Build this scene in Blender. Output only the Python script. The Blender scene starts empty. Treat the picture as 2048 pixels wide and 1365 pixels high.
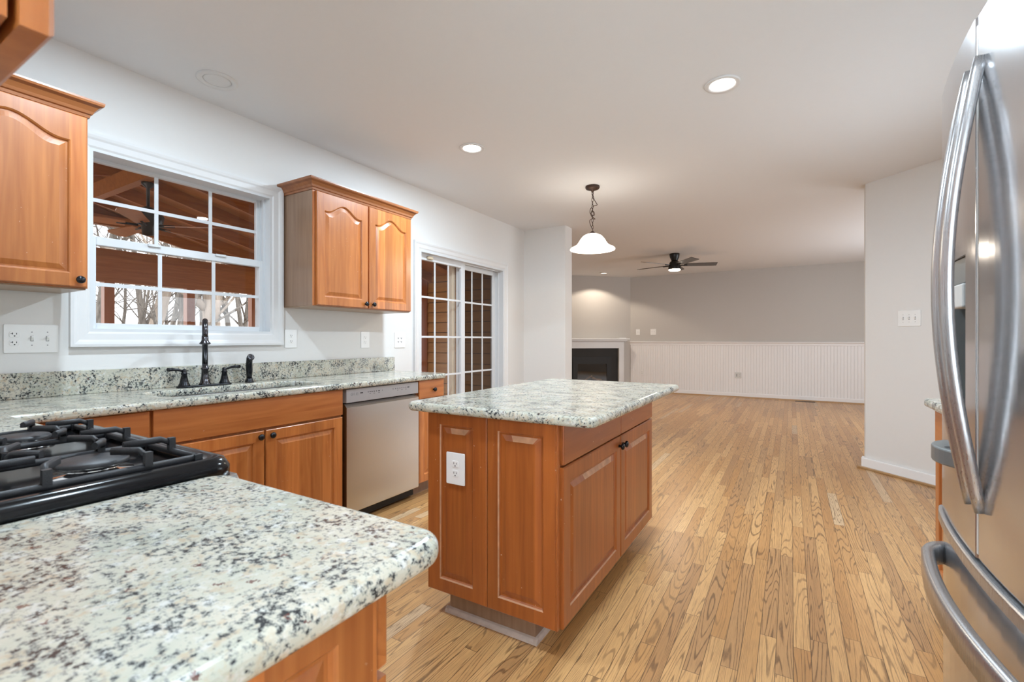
import bpy, bmesh, math, random
from mathutils import Vector, Matrix

# ------------------------------------------------------------------ camera, world, exposure, lights
SC = bpy.context.scene
COL = SC.collection
PI = math.pi
CEIL = 2.58
cam = bpy.data.cameras.new('camera')
cam_o = bpy.data.objects.new('camera', cam)
COL.objects.link(cam_o)
cam_o.location = (2.98, 0.0, 1.165)
cam_o.rotation_euler = (PI / 2, 0, math.radians(30.85))
cam.sensor_width = 36
cam.lens = 936 / 2048 * 36
cam.shift_y = -2.5 / 2048
cam.clip_start = 0.02
cam.clip_end = 300
cam.dof.use_dof = True
cam.dof.focus_distance = 2.8
cam.dof.aperture_fstop = 7.1
SC.camera = cam_o

world = bpy.data.worlds.new('overcast_sky')
SC.world = world
world.use_nodes = True
bg = world.node_tree.nodes['Background']
bg.inputs['Color'].default_value = (0.93, 0.96, 1.0, 1)
bg.inputs['Strength'].default_value = 2.4

vs = SC.view_settings
vs.view_transform = 'Standard'
vs.look = 'None'
vs.exposure = 0.0
vs.gamma = 1.0
vs.use_curve_mapping = False
try:
    SC.cycles.max_bounces = 10
    SC.cycles.diffuse_bounces = 6
    SC.cycles.transparent_max_bounces = 24
    SC.cycles.use_denoising = True
    SC.cycles.sample_clamp_indirect = 6.0
except Exception:
    pass

CAN_W = 36.0          # one kitchen ceiling can
COOL = (0.71, 0.87, 1.0)
WARM = (1.0, 0.80, 0.60)


# ------------------------------------------------------------------ node helpers / materials
class N:
    def __init__(s, name):
        s.m = bpy.data.materials.new(name)
        s.m.use_nodes = True
        s.t = s.m.node_tree
        s.b = s.t.nodes['Principled BSDF']

    def n(s, kind, **kw):
        nd = s.t.nodes.new(kind)
        for k, v in kw.items():
            setattr(nd, k, v)
        return nd

    def link(s, a, b):
        s.t.links.new(a, b)

    def sock(s, nd, i, v):
        if hasattr(v, 'default_value') or hasattr(v, 'links'):
            s.link(v, nd.inputs[i])
        else:
            nd.inputs[i].default_value = v

    def math(s, op, a, b=0.0, c=None):
        nd = s.n('ShaderNodeMath', operation=op)
        s.sock(nd, 0, a)
        s.sock(nd, 1, b)
        if c is not None:
            s.sock(nd, 2, c)
        return nd.outputs[0]

    def mix(s, f, a, b, mode='MIX'):
        nd = s.n('ShaderNodeMix', data_type='RGBA', blend_type=mode)
        s.sock(nd, 0, f)
        s.sock(nd, 6, (*a, 1) if isinstance(a, tuple) else a)
        s.sock(nd, 7, (*b, 1) if isinstance(b, tuple) else b)
        return nd.outputs[2]

    def noise(s, vec, scale, detail=2.0, rough=0.5):
        nd = s.n('ShaderNodeTexNoise')
        s.link(vec, nd.inputs['Vector'])
        nd.inputs['Scale'].default_value = scale
        nd.inputs['Detail'].default_value = detail
        nd.inputs['Roughness'].default_value = rough
        return nd.outputs['Fac']

    def white(s, v):
        nd = s.n('ShaderNodeTexWhiteNoise', noise_dimensions='1D')
        s.link(v, nd.inputs['W'])
        return nd.outputs['Value']

    def step(s, v, a, b):
        nd = s.n('ShaderNodeMapRange', clamp=True)
        s.link(v, nd.inputs[0])
        nd.inputs[1].default_value = a
        nd.inputs[2].default_value = b
        return nd.outputs[0]

    def pos(s):
        return s.n('ShaderNodeNewGeometry').outputs['Position']

    def sep(s, v):
        nd = s.n('ShaderNodeSeparateXYZ')
        s.link(v, nd.inputs[0])
        return nd.outputs

    def comb(s, x, y, z):
        nd = s.n('ShaderNodeCombineXYZ')
        for i, v in enumerate((x, y, z)):
            s.sock(nd, i, v)
        return nd.outputs[0]

    def rand(s):
        return s.n('ShaderNodeObjectInfo').outputs['Random']

    def bump(s, h, strength=0.2, dist=0.01):
        nd = s.n('ShaderNodeBump')
        nd.inputs['Strength'].default_value = strength
        nd.inputs['Distance'].default_value = dist
        s.link(h, nd.inputs['Height'])
        s.link(nd.outputs[0], s.b.inputs['Normal'])

    def set(s, **kw):
        for k, v in kw.items():
            s.sock(s.b, k.replace('_', ' '), v)
        return s


def plain(name, col, rough=0.5, metal=0.0, bump=0.0, scale=200.0, var=0.04, **kw):
    q = N(name)
    p = q.pos()
    f = q.noise(p, scale * 0.12, 3)
    d = tuple(c * (1 - var) for c in col)
    l = tuple(min(1, c * (1 + var)) for c in col)
    q.link(q.mix(f, d, l), q.b.inputs['Base Color'])
    q.set(Roughness=rough, Metallic=metal)
    for k, v in kw.items():
        q.b.inputs[k.replace('_', ' ')].default_value = v
    if bump:
        q.bump(q.noise(p, scale, 2), bump, 0.004)
    return q.m


def wood(name, axis, dark, light, stave=0.075, rough=0.36, coat=0.35, tint=0.42, wear=0.0):
    """cherry boards glued side by side, grain along axis"""
    q = N(name)
    x, y, z = q.sep(q.pos())[:3]
    r = q.math('MULTIPLY', q.rand(), 37.0)
    if axis == 'Z':
        along, cross, c2 = z, q.math('ADD', x, y), q.math('SUBTRACT', x, y)
    elif axis == 'Y':
        along, cross, c2 = y, q.math('ADD', z, q.math('MULTIPLY', x, 0.7)), x
    else:
        along, cross, c2 = x, q.math('ADD', z, q.math('MULTIPLY', y, 0.7)), y
    wob = q.math('ADD', cross, r)
    st = q.math('FLOOR', q.math('DIVIDE', wob, stave))
    tn = q.white(q.math('ADD', st, r))
    vec = q.comb(q.math('MULTIPLY', wob, 26.0), q.math('MULTIPLY', c2, 26.0), q.math('ADD', q.math('MULTIPLY', along, 1.5), q.math('MULTIPLY', tn, 9.0)))
    streak = q.noise(vec, 1.0, 5, 0.6)
    vec2 = q.comb(q.math('MULTIPLY', wob, 6.0), q.math('MULTIPLY', c2, 6.0), q.math('ADD', q.math('MULTIPLY', along, 0.9), q.math('MULTIPLY', tn, 5.0)))
    big = q.noise(vec2, 1.0, 2)
    rings = q.math('MULTIPLY_ADD', q.math('SINE', q.math('MULTIPLY', big, 60.0)), 0.5, 0.5)
    f = q.math('ADD', q.math('MULTIPLY', streak, 0.75), q.math('ADD', q.math('MULTIPLY', rings, 0.10), q.math('MULTIPLY', big, 0.2)))
    c = q.mix(q.step(f, 0.25, 0.8), dark, light)
    val = q.math('MULTIPLY_ADD', tn, tint, 1 - tint * 0.5)
    hs = q.n('ShaderNodeHueSaturation')
    q.link(c, hs.inputs['Color'])
    q.link(val, hs.inputs['Value'])
    out = hs.outputs[0]
    # scattered small nicks in the finish
    p = q.pos()
    spk = q.math('MULTIPLY', q.step(q.noise(p, 90.0, 2), 0.735, 0.765), q.step(q.noise(p, 4.0, 1), 0.45, 0.6))
    if wear:
        out = q.mix(q.math('MULTIPLY', spk, wear), out, (0.75, 0.6, 0.48))
    q.link(out, q.b.inputs['Base Color'])
    q.set(Roughness=rough, Coat_Weight=coat, Coat_Roughness=0.22)
    q.bump(streak, 0.04, 0.002)
    return q.m


def make_granite():
    q = N('granite')
    p = q.pos()
    big = q.noise(p, 9.0, 3, 0.6)
    c = q.mix(q.step(big, 0.35, 0.65), (0.54, 0.545, 0.46), (0.70, 0.655, 0.55))
    med = q.noise(p, 42.0, 3, 0.65)
    c = q.mix(q.math('MULTIPLY', q.step(med, 0.55, 0.66), 0.75), c, (0.76, 0.765, 0.74))
    tan = q.noise(q.comb(*[q.math('ADD', v, 7.3) for v in q.sep(p)[:3]]), 58.0, 3, 0.6)
    c = q.mix(q.math('MULTIPLY', q.step(tan, 0.53, 0.66), 0.5), c, (0.56, 0.40, 0.25))
    cl = q.noise(q.comb(*[q.math('ADD', v, 3.1) for v in q.sep(p)[:3]]), 15.0, 2, 0.5)
    g1 = q.noise(q.comb(*[q.math('ADD', v, 13.7) for v in q.sep(p)[:3]]), 105.0, 4, 0.72)
    gm = q.math('ADD', g1, q.math('MULTIPLY', q.math('SUBTRACT', cl, 0.5), 0.42))
    c = q.mix(q.math('MULTIPLY', q.step(gm, 0.49, 0.565), 0.72), c, (0.25, 0.27, 0.265))
    c = q.mix(q.math('MULTIPLY', q.step(gm, 0.57, 0.62), 0.95), c, (0.025, 0.026, 0.03))
    vo = q.n('ShaderNodeTexVoronoi')
    wob = q.math('MULTIPLY', q.noise(p, 70.0, 3, 0.7), 0.045)
    q.link(q.comb(*[q.math('ADD', v, wob) for v in q.sep(p)[:3]]), vo.inputs['Vector'])
    vo.inputs['Scale'].default_value = 34.0
    red = q.math('MULTIPLY', q.math('LESS_THAN', vo.outputs['Distance'], 0.16), q.step(q.sep(vo.outputs['Color'])[0], 0.55, 0.6))
    c = q.mix(q.math('MULTIPLY', red, 0.8), c, (0.13, 0.035, 0.03))
    hs = q.n('ShaderNodeHueSaturation')
    q.link(c, hs.inputs['Color'])
    hs.inputs['Value'].default_value = 0.83
    hs.inputs['Saturation'].default_value = 1.08
    q.link(hs.outputs[0], q.b.inputs['Base Color'])
    q.set(Roughness=0.16, Coat_Weight=0.08, Coat_Roughness=0.05, Specular_IOR_Level=0.38)
    return q.m


def make_floor():
    q = N('oak_strip_floor')
    x, y, z = q.sep(q.pos())[:3]
    W = 0.0562
    xs = q.math('DIVIDE', q.math('ADD', x, 20.0), W)
    sid = q.math('FLOOR', xs)
    fx = q.math('FRACT', xs)
    r1 = q.white(sid)
    r2 = q.white(q.math('ADD', sid, 211.0))
    L = q.math('MULTIPLY_ADD', r2, 0.7, 0.65)
    yy = q.math('DIVIDE', q.math('ADD', y, q.math('MULTIPLY_ADD', r1, 5.0, 30.0)), L)
    pid = q.math('FLOOR', yy)
    fy = q.math('FRACT', yy)
    seed = q.math('ADD', q.math('MULTIPLY', sid, 1.37), q.math('MULTIPLY', pid, 7.77))
    t1 = q.white(seed)
    t2 = q.white(q.math('ADD', seed, 3.3))
    t3 = q.white(q.math('ADD', seed, 8.1))
    # plank colours
    c = q.mix(t1, (0.48, 0.238, 0.080), (0.66, 0.385, 0.158))
    c = q.mix(q.math('MULTIPLY', q.step(t2, 0.80, 0.86), 0.55), c, (0.38, 0.20, 0.085))
    c = q.mix(q.math('MULTIPLY', q.step(t3, 0.955, 0.965), 0.5), c, (0.66, 0.53, 0.36))
    # fine pores along the board
    pv = q.comb(q.math('MULTIPLY', x, 260.0), q.math('MULTIPLY_ADD', y, 9.0, q.math('MULTIPLY', t1, 80.0)), 0.0)
    pore = q.noise(pv, 1.0, 3, 0.65)
    # cathedral grain: contour lines of a stretched noise field
    gx = q.math('ADD', q.math('MULTIPLY', x, q.math('MULTIPLY_ADD', t3, 16.0, 8.0)), q.math('MULTIPLY', t1, 60.0))
    gy = q.math('ADD', q.math('MULTIPLY', y, 0.8), q.math('MULTIPLY', t2, 60.0))
    fld = q.noise(q.comb(gx, gy, 0.0), 1.0, 1.2, 0.4)
    sway = q.math('MULTIPLY', fx, q.math('MULTIPLY_ADD', t3, 5.0, 1.0))
    ring = q.math('SINE', q.math('ADD', q.math('MULTIPLY', fld, 125.0), q.math('MULTIPLY', sway, 4.0)))
    jag = q.noise(q.comb(q.math('MULTIPLY', x, 90.0), q.math('MULTIPLY', y, 14.0), 0.0), 1.0, 3, 0.7)
    ringm = q.step(q.math('ADD', ring, q.math('MULTIPLY', q.math('SUBTRACT', jag, 0.5), 1.1)), 0.55, 1.0)
    amt = q.math('MULTIPLY_ADD', t2, 0.4, 0.42)
    c = q.mix(q.math('MULTIPLY', ringm, amt), c, (0.13, 0.062, 0.025))
    c = q.mix(q.math('MULTIPLY', q.step(pore, 0.45, 0.70), 0.42), c, (0.24, 0.13, 0.055))
    # dark joints
    ex = q.math('MINIMUM', fx, q.math('SUBTRACT', 1.0, fx))
    jx = q.math('SUBTRACT', 1.0, q.step(ex, 0.008, 0.028))
    ey = q.math('MULTIPLY', q.math('MINIMUM', fy, q.math('SUBTRACT', 1.0, fy)), L)
    jy = q.math('SUBTRACT', 1.0, q.step(ey, 0.0004, 0.0015))
    j = q.math('MAXIMUM', jx, jy)
    c = q.mix(q.math('MULTIPLY', j, 0.9), c, (0.06, 0.028, 0.012))
    q.link(c, q.b.inputs['Base Color'])
    q.link(q.math('MULTIPLY_ADD', pore, 0.18, 0.27), q.b.inputs['Roughness'])
    q.set(Coat_Weight=0.15, Coat_Roughness=0.25)
    q.bump(q.math('SUBTRACT', q.math('MULTIPLY', pore, 0.25), j), 0.12, 0.002)
    return q.m


def make_steel(name, base, rough, axis):
    q = N(name)
    x, y, z = q.sep(q.pos())[:3]
    if axis == 'Z':
        v = q.comb(q.math('MULTIPLY', x, 900.0), q.math('MULTIPLY', y, 900.0), q.math('MULTIPLY', z, 6.0))
    else:
        v = q.comb(q.math('MULTIPLY', x, 6.0), q.math('MULTIPLY', y, 6.0), q.math('MULTIPLY', z, 900.0))
    nz = q.noise(v, 1.0, 3, 0.6)
    q.link(q.math('MULTIPLY_ADD', nz, 0.06, rough - 0.03), q.b.inputs['Roughness'])
    q.link(q.mix(nz, tuple(c * 0.93 for c in base), base), q.b.inputs['Base Color'])
    q.set(Metallic=0.85 if axis == 'Z' else 1.0)
    q.bump(nz, 0.004, 0.001)
    return q.m


def make_glass(name, refl=0.08, tint=(1, 1, 1)):
    q = N(name)
    tr = q.n('ShaderNodeBsdfTransparent')
    tr.inputs[0].default_value = (*tint, 1)
    gl = q.n('ShaderNodeBsdfGlossy')
    gl.inputs['Roughness'].default_value = 0.0
    fr = q.n('ShaderNodeLayerWeight')
    fr.inputs[0].default_value = 0.12
    mx = q.n('ShaderNodeMixShader')
    q.link(q.math('ADD', q.math('MULTIPLY', fr.outputs['Fresnel'], 0.25), refl), mx.inputs[0])
    q.link(tr.outputs[0], mx.inputs[1])
    q.link(gl.outputs[0], mx.inputs[2])
    q.link(mx.outputs[0], q.t.nodes['Material Output'].inputs[0])
    return q.m


def make_emit(name, col, strength):
    q = N(name)
    q.b.inputs['Base Color'].default_value = (*col, 1)
    q.b.inputs['Emission Color'].default_value = (*col, 1)
    q.b.inputs['Emission Strength'].default_value = strength
    q.set(Roughness=0.4)
    return q.m


WD, WL = (0.33, 0.086, 0.015), (0.58, 0.210, 0.054)
ID, IL = (0.22, 0.050, 0.009), (0.40, 0.115, 0.022)
M = {
    'wall': plain('greige_wall_paint', (0.735, 0.725, 0.71), 0.85, bump=0.05, scale=260, var=0.01),
    'ceiling': plain('ceiling_paint', (0.76, 0.77, 0.785), 0.9, bump=0.06, scale=220, var=0.01),
    'trim': plain('white_trim_paint', (0.72, 0.72, 0.72), 0.35, var=0.01),
    'vinyl': plain('white_vinyl', (0.68, 0.70, 0.72), 0.4, var=0.01),
    'plate': plain('white_plastic', (0.84, 0.84, 0.83), 0.3, var=0.01),
    'slot': plain('dark_slot', (0.03, 0.03, 0.03), 0.6),
    'grey_mark': plain('grey_marking', (0.30, 0.30, 0.30), 0.5),
    'floor': make_floor(),
    'wall_taupe': plain('taupe_wall_paint', (0.52, 0.495, 0.465), 0.85, bump=0.05, scale=260, var=0.01),
    'bead': plain('white_beadboard', (0.84, 0.83, 0.83), 0.4, var=0.01),
    'crown': wood('dark_cherry_crown', 'Y', (0.20, 0.062, 0.016), (0.36, 0.13, 0.042), stave=0.5, tint=0.1),
    'granite': make_granite(),
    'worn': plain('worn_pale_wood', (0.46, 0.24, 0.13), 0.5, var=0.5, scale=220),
    'wood_z': wood('cherry_vertical', 'Z', WD, WL, wear=0.7),
    'wood_y': wood('cherry_lengthwise', 'Y', WD, WL, stave=0.085, tint=0.2, wear=0.7),
    'wood_x': wood('cherry_crosswise', 'X', WD, WL, stave=0.085, tint=0.2),
    'isl_z': wood('red_cherry_vertical', 'Z', ID, IL, tint=0.22, wear=0.8),
    'isl_y': wood('red_cherry_lengthwise', 'Y', ID, IL, stave=0.085, tint=0.15, wear=0.8),
    'veneer': wood('brown_veneer', 'Z', (0.20, 0.115, 0.068), (0.32, 0.20, 0.13), stave=0.6, coat=0.1, tint=0.05),
    'veneer_h': wood('brown_veneer_flat', 'Y', (0.30, 0.19, 0.11), (0.42, 0.28, 0.18), stave=0.6, coat=0.1, tint=0.05),
    'shoe': wood('oak_shoe_moulding', 'X', (0.34, 0.19, 0.08), (0.46, 0.28, 0.13), stave=0.5, tint=0.05),
    'shoe_pale': plain('worn_pale_moulding', (0.52, 0.44, 0.38), 0.5, var=0.2, scale=300),
    'bronze': plain('oil_rubbed_bronze', (0.028, 0.029, 0.033), 0.24, metal=0.75, var=0.1),
    'gunmetal': plain('dark_gunmetal', (0.10, 0.10, 0.11), 0.2, metal=1.0, var=0.1),
    'rust': plain('brown_bronze', (0.060, 0.032, 0.022), 0.45, metal=0.5, var=0.15),
    'steel': make_steel('brushed_steel_vertical', (0.56, 0.565, 0.585), 0.14, 'Z'),
    'steel_h': make_steel('brushed_steel_horizontal', (0.60, 0.59, 0.58), 0.25, 'Y'),
    'steel_handle': make_steel('satin_steel_bar', (0.47, 0.47, 0.48), 0.28, 'Z'),
    'steel_panel': plain('grey_steel_panel', (0.42, 0.41, 0.415), 0.4, metal=0.35, var=0.04),
    'chrome': plain('polished_chrome', (0.80, 0.80, 0.80), 0.12, metal=1.0),
    'grey_plastic': plain('grey_plastic', (0.19, 0.205, 0.205), 0.35, metal=0.3, var=0.05),
    'pale_plastic': plain('pale_grey_plastic', (0.62, 0.62, 0.60), 0.4, var=0.03),
    'enamel': plain('black_enamel', (0.006, 0.006, 0.007), 0.16, Specular_IOR_Level=0.3),
    'iron': plain('cast_iron', (0.028, 0.029, 0.033), 0.45, bump=0.15, scale=500, var=0.2),
    'black': plain('matte_black', (0.012, 0.012, 0.012), 0.6),
    'slate': plain('dark_slate', (0.014, 0.012, 0.010), 0.65, var=0.3, scale=100),
    'log': plain('ceramic_log', (0.42, 0.24, 0.12), 0.8, bump=0.4, scale=90, var=0.4),
    'glass': make_glass('window_glass', 0.02),
    'glass_dark': make_glass('screened_glass', 0.03, (0.55, 0.52, 0.48)),
    'fire_glass': make_glass('fireplace_glass', 0.06, (0.7, 0.7, 0.7)),
    'lamp': make_emit('lit_diffuser', (1.0, 0.98, 0.95), 14.0),
    'lamp_warm': make_emit('lit_warm_diffuser', (1.0, 0.88, 0.72), 9.0),
    'lamp_spot': make_emit('lit_spot_lens', (1.0, 0.90, 0.75), 3.0),
    'fan_black': plain('fan_black', (0.014, 0.012, 0.011), 0.35, metal=0.3),
    'blade': wood('dark_fan_blade', 'X', (0.020, 0.014, 0.010), (0.045, 0.030, 0.022), stave=0.5, coat=0.3, tint=0.05),
    'deck': wood('porch_boards', 'Y', (0.26, 0.090, 0.018), (0.46, 0.19, 0.045), stave=0.14, coat=0.1, tint=0.4),
    'beam': wood('porch_beam', 'Y', (0.28, 0.085, 0.020), (0.46, 0.18, 0.045), stave=0.5, coat=0.1, tint=0.2),
    'post': wood('porch_post', 'Z', (0.34, 0.10, 0.030), (0.50, 0.19, 0.06), stave=0.3, coat=0.1, tint=0.2),
    'siding': wood('cedar_siding', 'X', (0.46, 0.22, 0.065), (0.62, 0.34, 0.12), stave=0.7, coat=0.1, tint=0.15),
    'cream': plain('cream_paint', (0.62, 0.52, 0.40), 0.6),
    'tan_plastic': plain('tan_plastic', (0.60, 0.50, 0.36), 0.5),
    'vent': plain('brown_metal_and_lap_shade', (0.05, 0.03, 0.018), 0.5),
    'ground': plain('leaf_litter', (0.22, 0.16, 0.11), 0.95, var=0.4, scale=30),
}


def make_bark(name, a, b):
    q = N(name)
    x, y, z = q.sep(q.pos())[:3]
    f = q.noise(q.comb(q.math('MULTIPLY', x, 12.0), q.math('MULTIPLY', y, 12.0), q.math('MULTIPLY', z, 2.5)), 1.0, 4, 0.65)
    q.link(q.mix(q.step(f, 0.3, 0.7), a, b), q.b.inputs['Base Color'])
    q.set(Roughness=0.9)
    return q.m


M['bark'] = make_bark('grey_bark', (0.10, 0.085, 0.07), (0.34, 0.30, 0.26))
M['bark_pale'] = make_bark('pale_bark', (0.28, 0.22, 0.17), (0.55, 0.46, 0.38))


# ------------------------------------------------------------------ mesh helpers
class B:
    """collects shapes in world coordinates"""
    def __init__(s):
        s.bm = bmesh.new()

    def merge(s, bm):
        me = bpy.data.meshes.new('tmp')
        bm.to_mesh(me)
        bm.free()
        s.bm.from_mesh(me)
        bpy.data.meshes.remove(me)
        return s

    def box(s, x0, x1, y0, y1, z0, z1, bev=0.0, seg=2):
        bm = bmesh.new()
        bmesh.ops.create_cube(bm, size=1.0)
        for v in bm.verts:
            v.co = Vector(((x0 + x1) / 2 + v.co.x * (x1 - x0), (y0 + y1) / 2 + v.co.y * (y1 - y0), (z0 + z1) / 2 + v.co.z * (z1 - z0)))
        if bev:
            bmesh.ops.bevel(bm, geom=list(bm.edges), offset=bev, segments=seg, profile=0.5, affect='EDGES')
        return s.merge(bm)

    def prism(s, pts, a0, a1, axis='Z', bev=0.0, seg=2):
        """polygon extruded along an axis; pts are the two other coordinates in order"""
        bm = bmesh.new()

        def put(p, h):
            if axis == 'Z':
                return (p[0], p[1], h)
            if axis == 'Y':
                return (p[0], h, p[1])
            return (h, p[0], p[1])
        lo = [bm.verts.new(put(p, a0)) for p in pts]
        hi = [bm.verts.new(put(p, a1)) for p in pts]
        n = len(pts)
        bm.faces.new(lo)
        bm.faces.new(hi)
        for i in range(n):
            bm.faces.new((lo[i], lo[(i + 1) % n], hi[(i + 1) % n], hi[i]))
        bmesh.ops.recalc_face_normals(bm, faces=bm.faces)
        if bev:
            ed = [e for e in bm.edges if (e.verts[0] in lo and e.verts[1] in lo) or (e.verts[0] in hi and e.verts[1] in hi)]
            bmesh.ops.bevel(bm, geom=ed, offset=bev, segments=seg, profile=0.5, affect='EDGES')
        return s.merge(bm)

    def slab(s, outer, holes, z0, z1, bev=0.012, seg=3):
        bm = bmesh.new()
        loops = []
        for pts in [outer] + holes:
            vs_ = [bm.verts.new((p[0], p[1], z0)) for p in pts]
            es = [bm.edges.new((vs_[i], vs_[(i + 1) % len(vs_)])) for i in range(len(vs_))]
            loops += es
        bmesh.ops.triangle_fill(bm, use_beauty=True, use_dissolve=False, edges=loops)
        r = bmesh.ops.extrude_face_region(bm, geom=list(bm.faces))
        for v in [g for g in r['geom'] if isinstance(g, bmesh.types.BMVert)]:
            v.co.z = z1
        bmesh.ops.recalc_face_normals(bm, faces=bm.faces)
        bmesh.ops.dissolve_limit(bm, angle_limit=0.01, verts=bm.verts, edges=bm.edges)
        if bev:
            ed = [e for e in bm.edges if abs(e.verts[0].co.z - e.verts[1].co.z) < 1e-5 and len(e.link_faces) == 2 and e.calc_face_angle(0) > 1.0]
            bmesh.ops.bevel(bm, geom=ed, offset=bev, segments=seg, profile=0.5, affect='EDGES')
        return s.merge(bm)

    def lathe(s, org, axis, prof, n=24, cap=True):
        bm = bmesh.new()
        ax = Vector(axis).normalized()
        t = Vector((0, 0, 1)) if abs(ax.z) < 0.9 else Vector((1, 0, 0))
        u = ax.cross(t).normalized()
        v = ax.cross(u)
        o = Vector(org)
        rings = []
        for r, h in prof:
            rings.append([bm.verts.new(o + ax * h + (u * math.cos(2 * PI * k / n) + v * math.sin(2 * PI * k / n)) * max(r, 1e-5)) for k in range(n)])
        for a, b in zip(rings, rings[1:]):
            for k in range(n):
                bm.faces.new((a[k], a[(k + 1) % n], b[(k + 1) % n], b[k]))
        if cap:
            bm.faces.new(rings[0])
            bm.faces.new(rings[-1])
        bmesh.ops.recalc_face_normals(bm, faces=bm.faces)
        for f in bm.faces:
            f.smooth = len(f.verts) == 4
        return s.merge(bm)

    def tube(s, pts, rad, n=10, closed=False):
        """round section along a path; rad a number or a list"""
        P = [Vector(p) for p in pts]
        m = len(P)
        R = rad if isinstance(rad, (list, tuple)) else [rad] * m
        bm = bmesh.new()
        rings = []
        ref = None
        for i in range(m):
            a = P[i - 1] if (i > 0 or closed) else P[i]
            b = P[(i + 1) % m] if (i < m - 1 or closed) else P[i]
            t = (b - a).normalized()
            if ref is None:
                ref = t.cross(Vector((0.31, 0.57, 0.76))).normalized()
            ref = (ref - t * ref.dot(t)).normalized()
            w = t.cross(ref)
            rings.append([bm.verts.new(P[i] + (ref * math.cos(2 * PI * k / n) + w * math.sin(2 * PI * k / n)) * R[i]) for k in range(n)])
        pr = list(zip(rings, rings[1:])) + ([(rings[-1], rings[0])] if closed else [])
        for a, b in pr:
            for k in range(n):
                f = bm.faces.new((a[k], a[(k + 1) % n], b[(k + 1) % n], b[k]))
                f.smooth = True
        if not closed:
            bm.faces.new(rings[0])
            bm.faces.new(rings[-1])
        bmesh.ops.recalc_face_normals(bm, faces=bm.faces)
        return s.merge(bm)

    def sweep(s, pts, sec, up):
        """flat section [(a,b)] along a path; a sideways, b along up"""
        P = [Vector(p) for p in pts]
        U = Vector(up)
        bm = bmesh.new()
        rings = []
        for i in range(len(P)):
            t = (P[min(i + 1, len(P) - 1)] - P[max(i - 1, 0)]).normalized()
            side = t.cross(U).normalized()
            rings.append([bm.verts.new(P[i] + side * a + U * b) for a, b in sec])
        n = len(sec)
        for a, b in zip(rings, rings[1:]):
            for k in range(n):
                f = bm.faces.new((a[k], a[(k + 1) % n], b[(k + 1) % n], b[k]))
                f.smooth = True
        bm.faces.new(rings[0])
        bm.faces.new(rings[-1])
        bmesh.ops.recalc_face_normals(bm, faces=bm.faces)
        return s.merge(bm)

    def panel(s, o, u, w, W, H, t=0.02, st=0.055, arch=0.0, top=None, bot=None, raised=True, worn=False):
        """frame-and-panel door: u across, Z up, w outwards; arch = height of the cathedral top"""
        o, u, w = Vector(o), Vector(u), Vector(w)
        v = Vector((0, 0, 1))
        top = st if top is None else top
        bot = st if bot is None else bot
        K = 28
        bm = bmesh.new()

        def loop(il, ib, it, d, ar):
            pts = []
            for k in range(K):
                pts.append((il + (W - 2 * il) * k / K, ib))
            pts.append((W - il, ib))
            sh = H - it - ar
            for k in range(K):
                x = 1 - 2 * k / K
                f = 0.5 * (1 + math.cos(PI * x / 0.86)) if abs(x) < 0.86 else 0
                pts.append((W / 2 + x * (W / 2 - il), sh + ar * f))
            pts.append((il, sh))
            return [bm.verts.new(o + u * a + v * b + w * d) for a, b in pts]
        e = 0.004
        L = [loop(0, 0, 0, 0, 0), loop(0, 0, 0, t - e, 0), loop(e, e, e, t, 0), loop(st, bot, top, t, arch)]
        if raised:
            for g, d in ((0.005, t - 0.004), (0.008, t - 0.010), (0.014, t - 0.010), (0.036, t - 0.003)):
                L.append(loop(st + g, bot + g, top + g, d, arch))
        for i, (a, b) in enumerate(zip(L, L[1:])):
            n = len(a)
            for k in range(n):
                f = bm.faces.new((a[k], a[(k + 1) % n], b[(k + 1) % n], b[k]))
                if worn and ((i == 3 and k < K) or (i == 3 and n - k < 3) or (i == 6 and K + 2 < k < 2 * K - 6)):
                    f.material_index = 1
        bm.faces.new(L[0])
        # centre field as strips between bottom and top points
        c = L[-1]
        for k in range(K):
            bm.faces.new((c[k], c[k + 1], c[2 * K + 1 - k - 1], c[2 * K + 1 - k]))
        bmesh.ops.recalc_face_normals(bm, faces=bm.faces)
        return s.merge(bm)


def two(b, extra):
    """add a shape that wears the part's second material"""
    for f in extra.bm.faces:
        f.material_index = 1
    return b.merge(extra.bm)


def link_mesh(name, b, mat, parent=None, root=None, label=None, kind=None):
    me = bpy.data.meshes.new(name)
    base = Vector((0, 0, 0))
    if root is not None:
        base = Vector(root['_base'])
        for v in b.bm.verts:
            v.co -= base
    b.bm.normal_update()
    b.bm.to_mesh(me)
    b.bm.free()
    for m_ in (mat if isinstance(mat, tuple) else (mat,)):
        me.materials.append(M[m_] if isinstance(m_, str) else m_)
    o = bpy.data.objects.new(name, me)
    COL.objects.link(o)
    if parent is not None:
        o.parent = parent
    if label:
        o['label'] = label
    if kind:
        o['kind'] = kind
    return o


def thing(name, label, cat, base, group=None, kind=None):
    o = bpy.data.objects.new(name, None)
    o.empty_display_size = 0.05
    COL.objects.link(o)
    o.location = base
    o['_base'] = list(base)
    if kind:
        o['kind'] = kind
    else:
        o['label'] = label
        o['category'] = cat
    if group:
        o['group'] = group
    return o


def part(name, b, mat, root, label=None):
    return link_mesh(name, b, mat, root, root, label)


def sub(name, b, mat, parent, root, label=None):
    return link_mesh(name, b, mat, parent, root, label)


def struct(name, b, mat):
    return link_mesh(name, b, mat, kind='structure')


def finish():
    for o in bpy.data.objects:
        if '_base' in o.keys():
            del o['_base']


def rrect(x0, x1, y0, y1, r, n=6):
    pts = []
    for cx, cy, a in ((x1 - r, y0 + r, -PI / 2), (x1 - r, y1 - r, 0), (x0 + r, y1 - r, PI / 2), (x0 + r, y0 + r, PI)):
        for k in range(n + 1):
            t = a + PI / 2 * k / n
            pts.append((cx + r * math.cos(t), cy + r * math.sin(t)))
    return pts


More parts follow.
